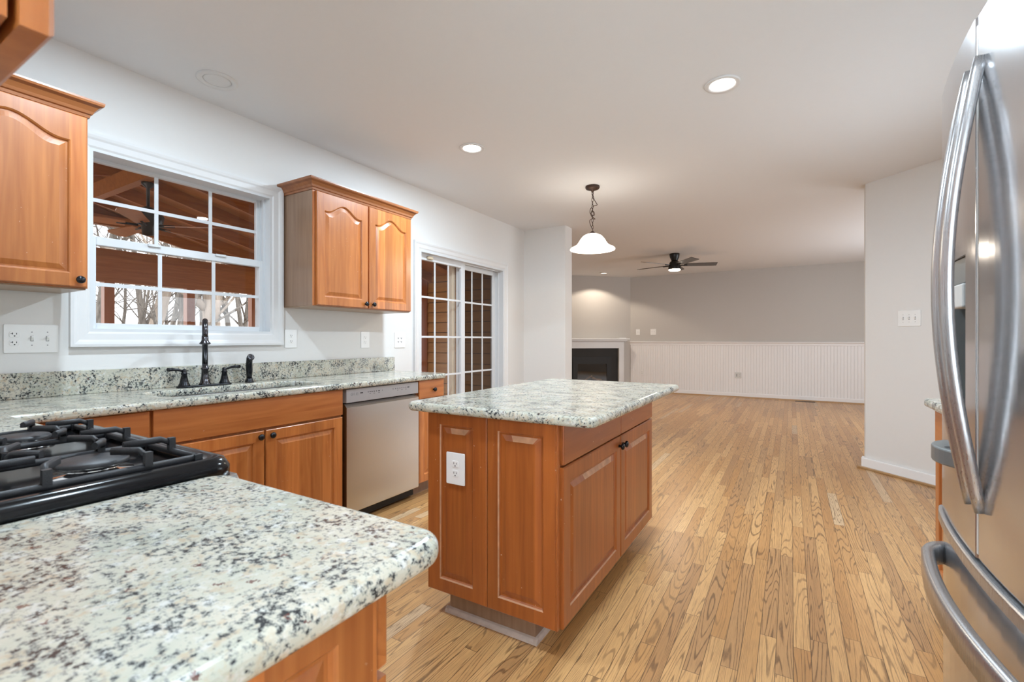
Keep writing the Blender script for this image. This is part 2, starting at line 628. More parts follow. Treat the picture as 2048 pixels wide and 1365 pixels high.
def knob(parent, root, p, w):
    b = B().lathe(p, w, [(0.007, 0.0), (0.006, 0.008), (0.009, 0.012), (0.0155, 0.016), (0.0165, 0.021), (0.013, 0.026), (0.006, 0.0285), (0.0, 0.029)], 20, cap=False)
    return sub('knob', b, 'bronze', parent, root)


# ------------------------------------------------------------------ the setting
def wall_run(name, mat, axis, f0, f1, a0, a1, z0, z1, openings=()):
    """wall along axis ('Y' or 'X') with openings (a,b,za,zb)"""
    b = B()

    def put(p, q, r, s_):
        if q - p < 1e-4 or s_ - r < 1e-4:
            return
        if axis == 'Y':
            b.box(f0, f1, p, q, r, s_)
        else:
            b.box(p, q, f0, f1, r, s_)
    cur = a0
    for (p, q, r, s_) in sorted(openings):
        put(cur, p, z0, z1)
        put(p, q, z0, r)
        put(p, q, s_, z1)
        cur = q
    put(cur, a1, z0, z1)
    return struct(name, b, mat)


WIN = (0.912, 1.855, 1.205, 2.115)
DOOR = (3.29, 4.79, 0.0, 2.015)
struct('floor', B().box(-1.75, 5.7, -1.75, 10.75, -0.12, 0.0), 'floor')
struct('ceiling', B().box(-1.75, 5.7, -1.75, 10.75, CEIL, CEIL + 0.12), 'ceiling')
wall_run('wall_left', 'wall', 'Y', -0.15, 0.0, -0.29, 5.29, 0, CEIL, [WIN, DOOR])
wall_run('wall_divider', 'wall', 'X', 5.29, 5.49, -1.75, 0.585, 0, CEIL)
wall_run('wall_back', 'wall', 'X', -0.29, -0.17, 0.0, 2.62, 0, CEIL)
wall_run('wall_hall_left', 'wall', 'Y', 2.50, 2.62, -1.6, -0.29, 0, CEIL)
wall_run('wall_hall_back', 'wall', 'X', -1.72, -1.6, 2.5, 4.3, 0, CEIL)
wall_run('wall_right', 'wall', 'Y', 4.16, 4.30, -1.6, 4.69, 0, CEIL)
struct('wall_diagonal', B().prism([(3.555, 5.295), (4.30, 4.55), (4.42, 4.67), (3.66, 5.43), (3.62, 5.43), (3.555, 5.36)], 0, CEIL), 'wall')
wall_run('wall_family_near', 'wall', 'X', 5.43, 5.53, 3.64, 5.7, 0, CEIL)
wall_run('wall_family_right', 'wall', 'Y', 5.58, 5.7, 5.53, 10.5, 0, CEIL)
wall_run('wall_far', 'wall_taupe', 'X', 10.5, 10.62, -1.75, 5.7, 0, CEIL)
wall_run('wall_family_left', 'wall', 'Y', -1.75, -1.6, 5.49, 10.5, 0, CEIL)
struct('wall_fireplace', B().prism([(-1.6, 9.06), (-0.16, 10.5), (-1.6, 10.5)], 0, CEIL), 'wall_taupe')

# beadboard wainscot, chair rail and baseboards of the far wall
b = B()
pts = [(-0.155, 10.499)]
xx = -0.15
while xx < 5.57:
    pts += [(xx, 10.488), (xx + 0.038, 10.488), (xx + 0.041, 10.492), (xx + 0.0445, 10.4865), (xx + 0.048, 10.492)]
    xx += 0.0508
pts += [(5.575, 10.488), (5.575, 10.499)]
b.prism(pts, 0.085, 1.075, 'Z')
struct('trim_1', b, 'bead')
b = B()
b.prism([(10.499, 1.050), (10.482, 1.050), (10.478, 1.062), (10.484, 1.072), (10.484, 1.088), (10.462, 1.100), (10.455, 1.112), (10.458, 1.120), (10.499, 1.124)], -0.16, 5.575, 'X')
struct('trim_2', b, 'bead')
struct('baseboard_far', B().box(-0.16, 5.575, 10.476, 10.499, 0.0, 0.085, 0.004), 'bead')
struct('trim_3', B().prism([(10.475, 0.0), (10.455, 0.0), (10.458, 0.012), (10.465, 0.019), (10.475, 0.022)], -0.10, 5.575, 'X'), 'shoe')


def diag_board(name, mat, d0, d1, z0, z1):
    """moulding standing on the face of the diagonal wall, with a return round its left end"""
    c = math.sqrt(0.5)
    a = Vector((3.555, 5.295))
    e = Vector((4.155, 4.695))
    nrm = Vector((-c, -c))
    p = [a + nrm * d1 + Vector((-0.02, 0.005)) * (d1 / 0.014), e + nrm * d1, e + nrm * d0, a + nrm * d0]
    back = Vector((3.62, 5.43))
    q = [a + nrm * d0, a + nrm * d1 + Vector((-0.02, 0.005)) * (d1 / 0.014), Vector((3.555 - d1, 5.37)), Vector((3.555 - d0, 5.37))]
    b = B().prism([tuple(k) for k in p], z0, z1, 'Z', 0.003, 1)
    b.prism([tuple(k) for k in q], z0, z1, 'Z')
    return struct(name, b, mat)


diag_board('baseboard_right', 'bead', 0.0005, 0.014, 0.0, 0.092)  # whiter than the other baseboards: the light falling on it is painted in
diag_board('trim_4', 'shoe', 0.0142, 0.030, 0.0, 0.018)
struct('baseboard_divider', B().box(0.0, 0.598, 5.276, 5.2895, 0, 0.092, 0.003).box(0.5855, 0.598, 5.276, 5.49, 0, 0.092, 0.003), 'trim')
struct('baseboard_left', B().box(0.0005, 0.014, 4.87, 5.276, 0, 0.092, 0.003), 'trim')
cor = math.sqrt(0.5)


def fill_window(name, x0, x1, y0, y1, z0, z1, energy, ang, col):  # made-up window frame out of view, holding an area lamp as room fill
    t = thing(name, None, None, ((x0 + x1) / 2, (y0 + y1) / 2, z0), kind='structure')
    b = B()
    if x1 - x0 > y1 - y0:
        for a, c in ((x0 - 0.07, x0), (x1, x1 + 0.07)):
            b.box(a, c, y0, y1, z0 - 0.07, z1 + 0.07)
        b.box(x0, x1, y0, y1, z0 - 0.07, z0).box(x0, x1, y0, y1, z1, z1 + 0.07).box(x0, x1, y0, y1, (z0 + z1) / 2 - 0.02, (z0 + z1) / 2 + 0.02)
        W = x1 - x0
    else:
        for a, c in ((y0 - 0.07, y0), (y1, y1 + 0.07)):
            b.box(x0, x1, a, c, z0 - 0.07, z1 + 0.07)
        b.box(x0, x1, y0, y1, z0 - 0.07, z0).box(x0, x1, y0, y1, z1, z1 + 0.07).box(x0, x1, y0, y1, (z0 + z1) / 2 - 0.02, (z0 + z1) / 2 + 0.02)
        W = y1 - y0
    part('casing', b, 'trim', t)
    li = bpy.data.lights.new('fill_light', 'AREA')
    li.shape = 'RECTANGLE'
    li.size, li.size_y = W, z1 - z0
    li.energy = energy
    li.color = col
    lo = bpy.data.objects.new('fill_light', li)
    COL.objects.link(lo)
    lo.parent = t
    lo.location = (0, 0, (z1 - z0) / 2)
    lo.rotation_euler = (PI / 2, 0, ang)


fill_window('fill_window_2', 2.80, 4.00, -1.6, -1.57, 0.75, 2.15, 100, PI, (0.76, 0.89, 1.0))  # added behind the camera to brighten the kitchen
fill_window('fill_window_3', 5.55, 5.58, 6.6, 8.8, 0.70, 2.10, 72, PI / 2, (0.86, 0.93, 1.0))  # added out of view to lift the family room
fill_window('fill_window_4', 4.13, 4.16, 2.95, 3.95, 1.05, 1.75, 14, PI / 2, (0.80, 0.91, 1.0))  # added on the right wall, out of view, to brighten the left wall

# ------------------------------------------------------------------ kitchen window (double hung, grilles)
def casing_run(b, y0, y1, z0, z1, wd, bottom=True, x0=0.0005):
    """moulded casing round an opening on the left wall (mitred look)"""
    prof = [(0.0, x0), (0.0, 0.012), (0.010, 0.017), (0.040, 0.019), (0.050, 0.024), (0.062, 0.027), (wd, 0.026), (wd, x0)]
    loops = []
    for o, x in prof:
        if bottom:
            loops.append([(x, y0 - o, z0 - o), (x, y1 + o, z0 - o), (x, y1 + o, z1 + o), (x, y0 - o, z1 + o)])
        else:
            loops.append([(x, y0 - o, z0), (x, y0 - o, z1 + o), (x, y1 + o, z1 + o), (x, y1 + o, z0)])
    bm = bmesh.new()
    V = [[bm.verts.new(p) for p in l] for l in loops]
    rng = range(4) if bottom else range(3)
    m = len(V)
    for i in range(m):
        A, C = V[i], V[(i + 1) % m]
        for k in rng:
            bm.faces.new((A[k], A[(k + 1) % 4], C[(k + 1) % 4], C[k]))
    bmesh.ops.recalc_face_normals(bm, faces=bm.faces)
    b.merge(bm)


def sash(b, x0, x1, y0, y1, z0, z1, st, top, bot):
    b.box(x0, x1, y0, y0 + st, z0, z1, 0.003, 1)
    b.box(x0, x1, y1 - st, y1, z0, z1, 0.003, 1)
    b.box(x0, x1, y0 + st, y1 - st, z0, z0 + bot, 0.003, 1)
    b.box(x0, x1, y0 + st, y1 - st, z1 - top, z1, 0.003, 1)


w = thing('window_1', None, None, (0, 1.38, 1.2), kind='structure')
y0, y1, z0, z1 = WIN
b = B()
casing_run(b, y0, y1, z0, z1, 0.075)
part('casing', b, 'trim', w)
b = B()
b.box(-0.16, 0.012, y0, y0 + 0.014, z0, z1)
b.box(-0.16, 0.012, y1 - 0.014, y1, z0, z1)
b.box(-0.16, 0.012, y0 + 0.014, y1 - 0.014, z0, z0 + 0.014)
b.box(-0.16, 0.012, y0 + 0.014, y1 - 0.014, z1 - 0.014, z1)
for yy in (y0 + 0.014, y1 - 0.026):
    b.box(-0.055, -0.045, yy, yy + 0.012, z0, z1)
    b.box(-0.095, -0.088, yy, yy + 0.012, z0, z1)
part('jamb', b, 'vinyl', w)
for nm, xa, xb, za, zb, st, tp, bt in (('upper_sash', -0.125, -0.095, 1.655, 2.105, 0.026, 0.022, 0.034), ('lower_sash', -0.088, -0.052, 1.218, 1.692, 0.030, 0.045, 0.032)):
    ya, yb = y0 + 0.016, y1 - 0.016
    b = B()
    sash(b, xa, xb, ya, yb, za, zb, st, tp, bt)
    if nm == 'lower_sash':
        b.box(-0.052, -0.040, ya + 0.25, ya + 0.31, zb - 0.014, zb, 0.002, 1)
        b.box(-0.052, -0.040, yb - 0.31, yb - 0.25, zb - 0.014, zb, 0.002, 1)
    s_ = part(nm, b, 'vinyl', w)
    gy0, gy1, gz0, gz1 = ya + st, yb - st, za + bt, zb - tp
    xm = (xa + xb) / 2
    sub('pane', B().box(xm - 0.002, xm + 0.002, gy0 - 0.005, gy1 + 0.005, gz0 - 0.005, gz1 + 0.005), 'glass', s_, w)
    b = B()
    for k in (1, 2):
        c = gy0 + (gy1 - gy0) * k / 3
        b.box(xm + 0.003, xm + 0.009, c - 0.0095, c + 0.0095, gz0, gz1)
    c = (gz0 + gz1) / 2
    b.box(xm + 0.003, xm + 0.010, gy0, gy1, c - 0.0095, c + 0.0095)
    sub('grille', b, 'vinyl', s_, w)

# ------------------------------------------------------------------ sliding patio door
d = thing('door_1', None, None, (0, 4.04, 0), kind='structure')
y0, y1, z0, z1 = DOOR
b = B()
casing_run(b, y0, y1, 0.0, z1, 0.070, bottom=False)
part('casing', b, 'trim', d)
b = B()
b.box(-0.15, 0.012, y0, y0 + 0.03, 0.0, z1)
b.box(-0.15, 0.012, y1 - 0.03, y1, 0.0, z1)
b.box(-0.15, 0.012, y0 + 0.03, y1 - 0.03, z1 - 0.025, z1)
b.box(-0.15, 0.0, y0 + 0.03, y1 - 0.03, 0.0005, 0.025)
for xx in (-0.055, -0.105):
    b.box(xx - 0.004, xx + 0.004, y0 + 0.03, y1 - 0.03, z1 - 0.035, z1 - 0.02)
    b.box(xx - 0.004, xx + 0.004, y1 - 0.04, y1 - 0.03, 0.025, z1 - 0.03)
part('frame', b, 'vinyl', d)
for nm, xa, xb, ya, yb, gm in (('sliding_panel', -0.085, -0.050, 3.322, 4.082, 'glass'), ('fixed_panel', -0.135, -0.098, 4.03, 4.758, 'glass_dark')):
    za, zb = 0.026, 1.985
    b = B()
    st = 0.062 if nm == 'sliding_panel' else 0.056
    sash(b, xa, xb, ya, yb, za, zb, st, 0.052, 0.10)
    s_ = part(nm, b, 'vinyl', d)
    xm = (xa + xb) / 2
    gy0, gy1, gz0, gz1 = ya + st, yb - st, za + 0.10, zb - 0.052
    sub('pane', B().box(xm - 0.002, xm + 0.002, gy0 - 0.005, gy1 + 0.005, gz0 - 0.005, gz1 + 0.005), gm, s_, d)
    b = B()
    for k in (1, 2):
        c = gy0 + (gy1 - gy0) * k / 3
        b.box(xm + 0.003, xm + 0.009, c - 0.0095, c + 0.0095, gz0, gz1)
    for c in (1.578, 1.193, 0.808, 0.425):
        b.box(xm + 0.003, xm + 0.010, gy0, gy1, c - 0.0095, c + 0.0095)
    sub('grille', b, 'vinyl', s_, d)
b = B().box(-0.05, -0.022, 3.46, 3.53, 1.945, 1.972, 0.004).box(-0.05, -0.03, 3.48, 3.53, 1.968, 1.978, 0.003)
part('door_sensor', b, 'tan_plastic', d)
b = B().box(-0.205, -0.152, 3.985, 4.045, 0.0, 2.0, 0.003)
part('screen_stile', b, 'cream', d)


# ------------------------------------------------------------------ cabinets
def wall_cabinet(label, y0, y1, doors, knobs, z0=1.39, z1=2.155, crown_ret=True):
    t = thing('wall_cabinet', label, 'kitchen cabinet', (0.0, (y0 + y1) / 2, z0))
    b = B().box(0.001, 0.31, y0, y1, z0, z1)
    part('body', b, 'veneer', t)
    part('bottom_panel', B().box(0.004, 0.306, y0 + 0.004, y1 - 0.004, z0 - 0.006, z0 - 0.0002), 'veneer_h', t)
    part('face_frame', B().box(0.3102, 0.3145, y0, y1, z0, z1), 'wood_z', t)
    for (a, c), (kn) in zip(doors, knobs):
        dd = part('door', B().panel((0.3147, a, z0 + 0.004), (0, 1, 0), (1, 0, 0), c - a, z1 - z0 - 0.022, 0.020, 0.056, 0.060), 'wood_z', t)
        if kn is not None:
            knob(dd, t, (0.3347, kn, z0 + 0.034), (1, 0, 0))
    # crown: profile (outward, z) swept round front and ends
    prof = [(0.0, z1 - 0.012), (0.006, z1 - 0.012), (0.008, z1), (0.014, z1 + 0.004), (0.018, z1 + 0.016), (0.030, z1 + 0.034), (0.044, z1 + 0.042), (0.047, z1 + 0.050), (0.047, z1 + 0.058), (0.0, z1 + 0.058)]
    bm = bmesh.new()
    V = []
    for o, z in prof:
        V.append([bm.verts.new(p) for p in ((0.002, y0 - o, z), (0.315 + o, y0 - o, z), (0.315 + o, y1 + o, z), (0.002, y1 + o, z))])
    m = len(V)
    for i in range(m):
        A, C = V[i], V[(i + 1) % m]
        for k in range(3):
            bm.faces.new((A[k], A[k + 1], C[k + 1], C[k]))
    bm.faces.new([v[0] for v in V])
    bm.faces.new([v[3] for v in V])
    bmesh.ops.recalc_face_normals(bm, faces=bm.faces)
    part('crown_moulding', B().merge(bm), 'crown', t)
    return t


wall_cabinet('two-door cherry wall cabinet with crown between window and patio door', 1.942, 2.845, [(1.962, 2.390), (2.400, 2.836)], [2.362, 2.432])
wall_cabinet('cherry wall cabinet left of the window with one arched door in view', -0.165, 0.812, [(-0.15, 0.318), (0.328, 0.806)], [None, 0.778])

# the cabinet hanging beside the camera on the back wall: door faces +Y
t = thing('wall_cabinet', 'blurred cabinet corner overhead at the top left, nearest of the wall cabinets', 'kitchen cabinet', (2.25, -0.02, 1.40))
part('body', B().box(2.0, 2.49, -0.169, 0.104, 1.40, 2.16), 'wood_z', t)
part('bottom_panel', B().box(2.004, 2.488, -0.165, 0.10, 1.394, 1.3998), 'veneer_h', t)
part('door', B().panel((2.495, 0.109, 1.396), (-1, 0, 0), (0, 1, 0), 0.49, 0.75, 0.020, 0.056, 0.06), 'wood_z', t)


def base_body(t, x0, x1, y0, y1, mat='wood_z', z0=0.10, z1=0.862):
    return part('body', B().box(x0, x1, y0, y1, z0, z1), mat, t)


# left run, doors facing +X at X = 0.62
t = thing('base_cabinet', 'cherry corner base cabinet behind the stove with one drawer front showing', 'kitchen cabinet', (0.3, 0.4, 0))
part('body', B().box(0.002, 0.598, -0.165, 0.931, 0.10, 0.862).box(0.598, 1.222, -0.165, 0.47, 0.10, 0.862), 'wood_z', t)
part('toe_kick', B().box(0.002, 0.54, -0.16, 0.931, 0.0, 0.0998).box(0.54, 1.222, -0.16, 0.41, 0.0, 0.0998), 'veneer', t)
part('drawer_front', B().box(0.5985, 0.620, 0.52, 0.926, 0.712, 0.858, 0.004), 'wood_y', t)
part('door', B().panel((0.5985, 0.52, 0.10), (0, 1, 0), (1, 0, 0), 0.406, 0.595), 'wood_z', t)
t = thing('base_cabinet', 'wide cherry sink cabinet with two doors under the faucet', 'kitchen cabinet', (0.3, 1.43, 0))
part('body', B().box(0.002, 0.018, 0.933, 1.935, 0.10, 0.862).box(0.018, 0.598, 0.933, 0.951, 0.10, 0.862).box(0.018, 0.598, 1.917, 1.935, 0.10, 0.862).box(0.018, 0.598, 0.951, 1.917, 0.10, 0.118).box(0.580, 0.598, 0.951, 1.917, 0.118, 0.862), 'wood_z', t)
part('toe_kick', B().box(0.002, 0.54, 0.933, 1.935, 0.0, 0.0998), 'veneer', t)
part('false_drawer_front', B().box(0.5985, 0.620, 0.938, 1.931, 0.704, 0.860, 0.004), 'wood_y', t)
for a, c, k in ((0.940, 1.436, 1.408), (1.443, 1.931, 1.472)):
    dd = part('door', B().panel((0.5985, a, 0.10), (0, 1, 0), (1, 0, 0), c - a, 0.592), 'wood_z', t)
    knob(dd, t, (0.6185, k, 0.662), (1, 0, 0))
t = thing('base_cabinet', 'narrow cherry cabinet with drawer right of the dishwasher', 'kitchen cabinet', (0.3, 2.76, 0))
base_body(t, 0.002, 0.598, 2.611, 2.905)
part('toe_kick', B().box(0.002, 0.54, 2.611, 2.905, 0.0, 0.0998), 'veneer', t)
dd = part('drawer_front', B().box(0.5985, 0.620, 2.616, 2.901, 0.724, 0.860, 0.004), 'wood_y', t)
knob(dd, t, (0.620, 2.775, 0.785), (1, 0, 0))
dd = part('door', B().panel((0.5985, 2.616, 0.10), (0, 1, 0), (1, 0, 0), 0.285, 0.614), 'wood_z', t)
knob(dd, t, (0.6185, 2.642, 0.690), (1, 0, 0))

# dishwasher
t = thing('dishwasher', 'stainless steel dishwasher built in under the granite counter', 'dishwasher', (0.3, 2.275, 0))
part('body', B().box(0.02, 0.575, 1.948, 2.598, 0.02, 0.858), 'black', t)
part('toe_plate', B().box(0.02, 0.53, 1.945, 2.60, 0.0, 0.08), 'black', t)
b = B().prism([(0.576, 0.082), (0.622, 0.082), (0.624, 0.086), (0.624, 0.742), (0.600, 0.764), (0.576, 0.764)], 1.956, 2.604, 'Y')
part('door_panel', b, 'steel_h', t)
cpb = B().box(0.576, 0.621, 1.956, 2.604, 0.772, 0.856, 0.003)
b = B()
for yy, ww in ((2.075, 0.022), (2.13, 0.006), (2.146, 0.008), (2.162, 0.009), (2.18, 0.008), (2.20, 0.006), (2.222, 0.012), (2.252, 0.003), (2.35, 0.004), (2.375, 0.006), (2.395, 0.006), (2.415, 0.006), (2.435, 0.006), (2.455, 0.005), (2.475, 0.006), (2.50, 0.02)):
    b.box(0.621, 0.6216, yy - ww / 2, yy + ww / 2, 0.823, 0.829)
for yy in (2.146, 2.18, 2.222, 2.395, 2.435, 2.475):
    b.box(0.621, 0.6216, yy - 0.006, yy + 0.006, 0.812, 0.8145)
cp = part('control_panel', two(cpb, b), ('steel_panel', 'slot'), t)
b = B().tube([(0.6215, 2.000 + 0.009 * math.cos(a * PI / 10), 0.823 + 0.009 * math.sin(a * PI / 10)) for a in range(20)], 0.0011, 6, True)
b.box(0.621, 0.6218, 1.9985, 2.0015, 0.819, 0.8275).box(0.621, 0.6218, 1.9985, 2.005, 0.819, 0.8205)
b.box(0.621, 0.6218, 2.018, 2.0205, 0.815, 0.831).box(0.621, 0.6218, 2.018, 2.027, 0.815, 0.8175)
b.tube([(0.6215, 2.040 + 0.0075 * math.cos(a), 0.823 + 0.008 * math.sin(a)) for a in [0.7 + k * 0.5 for k in range(10)]] + [(0.6215, 2.0475, 0.823), (0.6215, 2.041, 0.823)], 0.0011, 5)
sub('logo', b, 'grey_mark', cp, t)

# granite worktops
HOLE = rrect(0.17, 0.545, 1.045, 1.875, 0.11, 7)
out = [(0.001, -0.168), (1.222, -0.168), (1.222, 0.51), (0.65, 0.51), (0.65, 2.85)]
for k in range(1, 7):
    a = PI / 2 * k / 6
    out.append((0.55 + 0.10 * math.cos(a), 2.85 + 0.10 * math.sin(a)))
out += [(0.001, 2.95)]
t = thing('countertop', 'long granite worktop along the window wall with the sink cut into it', 'countertop', (0.3, 1.4, 0.863))
part('slab', B().slab(out, [HOLE], 0.8625, 0.900, 0.013, 3), 'granite', t)
part('backsplash', B().box(0.001, 0.021, -0.148, 2.968, 0.9002, 1.016, 0.002, 1).box(0.022, 1.222, -0.168, -0.148, 0.9002, 1.016, 0.002, 1), 'granite', t)
pts = rrect(1.997, 2.578, -0.165, 0.512, 0.045, 8)
t = thing('countertop', 'blurred granite worktop filling the lower left foreground beside the stove', 'countertop', (2.29, 0.17, 0.863))
part('slab', B().slab([p for p in pts], [], 0.8625, 0.900, 0.016, 5), 'granite', t)
pts = rrect(1.555, 2.412, 1.483, 2.905, 0.05, 8)
t = thing('countertop', 'granite top of the kitchen island with rounded corners', 'countertop', (1.98, 2.19, 0.863))
part('slab', B().slab(pts, [], 0.8625, 0.900, 0.015, 4), 'granite', t)
t = thing('countertop', 'granite worktop corner peeking out behind the refrigerator', 'countertop', (3.83, 2.24, 0.863))
part('slab', B().slab(rrect(3.495, 4.158, 1.70, 2.795, 0.02, 4), [], 0.8625, 0.900, 0.013, 3), 'granite', t)

# foreground base cabinet
t = thing('base_cabinet', 'cherry cabinet under the foreground granite, its paneled end showing', 'kitchen cabinet', (2.25, 0.15, 0))
part('body', B().box(2.0, 2.482, -0.165, 0.452, 0.10, 0.862), 'wood_z', t)
part('toe_kick', B().box(2.0, 2.475, -0.165, 0.40, 0.0, 0.0998), 'veneer', t)
part('end_panel', B().panel((2.4822, -0.160, 0.10), (0, 1, 0), (1, 0, 0), 0.612, 0.755, 0.018, 0.066), 'wood_z', t)
dd = part('door', B().panel((2.496, 0.4525, 0.10), (-1, 0, 0), (0, 1, 0), 0.494, 0.60), 'wood_z', t)
knob(dd, t, (2.04, 0.4725, 0.66), (0, 1, 0))
part('drawer_front', B().box(2.002, 2.496, 0.4525, 0.472, 0.712, 0.858, 0.004), 'wood_x', t)

# right base cabinet behind the fridge
t = thing('base_cabinet', 'cherry base cabinet edge on the right beyond the refrigerator', 'kitchen cabinet', (3.85, 2.24, 0))
part('body', B().box(3.552, 4.158, 1.71, 2.77, 0.10, 0.862), 'wood_z', t)
part('toe_kick', B().box(3.61, 4.158, 1.71, 2.77, 0.0, 0.0998), 'veneer', t)
for a, c in ((2.24, 2.766), (1.712, 2.234)):
    dd = part('drawer_front', B().box(3.530, 3.5518, a, c, 0.705, 0.858, 0.004), 'wood_y', t)
    knob(dd, t, (3.530, (a + c) / 2 - 0.12, 0.78), (-1, 0, 0))
    dd = part('door', B().panel((3.5518, c, 0.10), (0, -1, 0), (-1, 0, 0), c - a, 0.595), 'wood_z', t)

# ------------------------------------------------------------------ island
t = thing('kitchen_island', 'reddish cherry kitchen island with paneled end standing on the oak floor', 'kitchen island', (1.95, 2.18, 0))
part('body', B().box(1.648, 2.248, 1.547, 2.812, 0.112, 0.862), 'isl_z', t)
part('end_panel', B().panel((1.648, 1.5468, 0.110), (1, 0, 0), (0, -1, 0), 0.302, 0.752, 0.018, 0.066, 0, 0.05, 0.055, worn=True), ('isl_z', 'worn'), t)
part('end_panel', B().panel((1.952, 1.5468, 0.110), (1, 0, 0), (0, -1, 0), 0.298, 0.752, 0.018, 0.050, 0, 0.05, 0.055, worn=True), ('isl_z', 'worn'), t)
part('corner_post', B().box(2.2502, 2.2565, 1.529, 1.552, 0.110, 0.862, 0.002, 1), 'isl_z', t)
for a, c, k in ((1.556, 2.215, 2.190), (2.222, 2.810, 2.250)):
    part('drawer_front', B().box(2.2482, 2.270, a, c, 0.706, 0.858, 0.004), 'isl_y', t)
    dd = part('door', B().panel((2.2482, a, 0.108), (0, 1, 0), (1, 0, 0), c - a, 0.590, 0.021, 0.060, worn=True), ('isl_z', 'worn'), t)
    knob(dd, t, (2.2692, k, 0.655), (1, 0, 0))
part('toe_kick', B().box(1.722, 2.135, 1.590, 2.77, 0.0, 0.1118), 'veneer', t)
b = B()
b.prism([(1.5898, 0.0), (1.572, 0.0), (1.573, 0.010), (1.580, 0.018), (1.5898, 0.021)], 1.706, 2.150, 'X')
b.prism([(1.7218, 0.0), (1.706, 0.0), (1.707, 0.010), (1.713, 0.018), (1.7218, 0.021)], 1.572, 2.77, 'Y')
b.prism([(2.1352, 0.0), (2.150, 0.0), (2.149, 0.010), (2.143, 0.018), (2.1352, 0.021)], 1.572, 2.77, 'Y')
part('base_moulding', b, 'shoe_pale', t)


# ------------------------------------------------------------------ plates: build facing +X at the origin, then turned
def duplex_marks(face, slots, y, zc, twenty=False):
    for z in (zc,):
        pts = []
        for k in range(24):
            a = 2 * PI * k / 24
            pts.append((max(-0.0172, min(0.0172, 0.0172 * math.cos(a) * 1.12)) + y, max(-0.0135, min(0.0135, 0.0172 * math.sin(a))) + z))
        face.prism(pts, 0.0045, 0.0068, 'X', 0.0006, 1)
        slots.box(0.0066, 0.0070, y - 0.0075, y - 0.0050, z - 0.001, z + 0.0075)
        slots.box(0.0066, 0.0070, y + 0.0050, y + 0.0075, z - 0.001, z + 0.0065)
        if twenty:
            slots.box(0.0066, 0.0070, y - 0.0125, y - 0.0075, z + 0.002, z + 0.0045)
        slots.lathe((0.0066, y, z - 0.0075), (1, 0, 0), [(0.0028, 0), (0.0028, 0.0004)], 10)


def turn(b, loc, ang):
    bmesh.ops.rotate(b.bm, verts=b.bm.verts, cent=(0, 0, 0), matrix=Matrix.Rotation(ang, 3, 'Z'))
    bmesh.ops.translate(b.bm, verts=b.bm.verts, vec=Vector(loc))
    return b


def wall_plate(name, label, cat, loc, ang, W, H, gangs, mat='plate'):
    """gangs: list of (kind, y offset)"""
    t = thing(name, label, cat, loc)
    p = B().prism(rrect(-W / 2, W / 2, -H / 2, H / 2, 0.005, 3), 0.0004, 0.0055, 'X', 0.002, 2)
    part('cover_plate', turn(p, loc, ang), mat, t)
    for kind, y in gangs:
        f, s_ = B(), B()
        if kind in ('duplex', 'twenty'):
            for up in (1, -1):
                f, s_ = B(), B()
                duplex_marks(f, s_, y, up * 0.0195, kind == 'twenty')
                part('receptacle', turn(two(f, s_), loc, ang), (mat, 'slot'), t)
        elif kind == 'decora':
            f.box(0.0045, 0.0060, y - 0.0165, y + 0.0165, -0.033, 0.033, 0.001, 1)
            part('insert', turn(f, loc, ang), mat, t)
            for up in (1, -1):
                f, s_ = B(), B()
                duplex_marks(f, s_, y, up * 0.0195)
                part('receptacle', turn(two(f, s_), loc, ang), (mat, 'grey_mark'), t)
        elif kind == 'toggle':
            s_.box(0.0050, 0.0058, y - 0.0055, y + 0.0055, -0.0125, 0.0125)
            part('switch_slot', turn(s_, loc, ang), 'grey_mark', t)
            f.prism([(0.0058, -0.009), (0.0100, -0.003), (0.0175, 0.006), (0.0165, 0.011), (0.0058, 0.006)], y - 0.0042, y + 0.0042, 'Y', 0.0008, 1)
            part('toggle', turn(f, loc, ang), mat, t)
            for zz in (-0.030, 0.030):
                part('screw', turn(B().lathe((0.0052, y, zz), (1, 0, 0), [(0.0028, 0), (0.0026, 0.0008)], 8), loc, ang), 'grey_mark', t)
        elif kind == 'jack':
            s_.lathe((0.0050, y, 0.0), (1, 0, 0), [(0.006, 0), (0.006, 0.004), (0.003, 0.0045)], 12)
            part('jack', turn(s_, loc, ang), 'grey_mark', t)
        elif kind == 'port':
            for zz in (-0.018, 0.0, 0.018):
                part('port', turn(B().box(0.0050, 0.0066, y - 0.007, y + 0.007, zz - 0.006, zz + 0.006), loc, ang), 'slot', t)
        elif kind == 'quad':
            for yy in (-0.018, 0.018):
                for zz in (-0.016, 0.016):
                    s_ = B().box(0.0050, 0.0062, yy - 0.010, yy + 0.010, zz - 0.002, zz + 0.004)
                    s_.box(0.0050, 0.0062, yy - 0.003, yy + 0.004, zz - 0.009, zz - 0.0015)
                    part('jack', turn(s_, loc, ang), 'grey_mark', t)
    return t


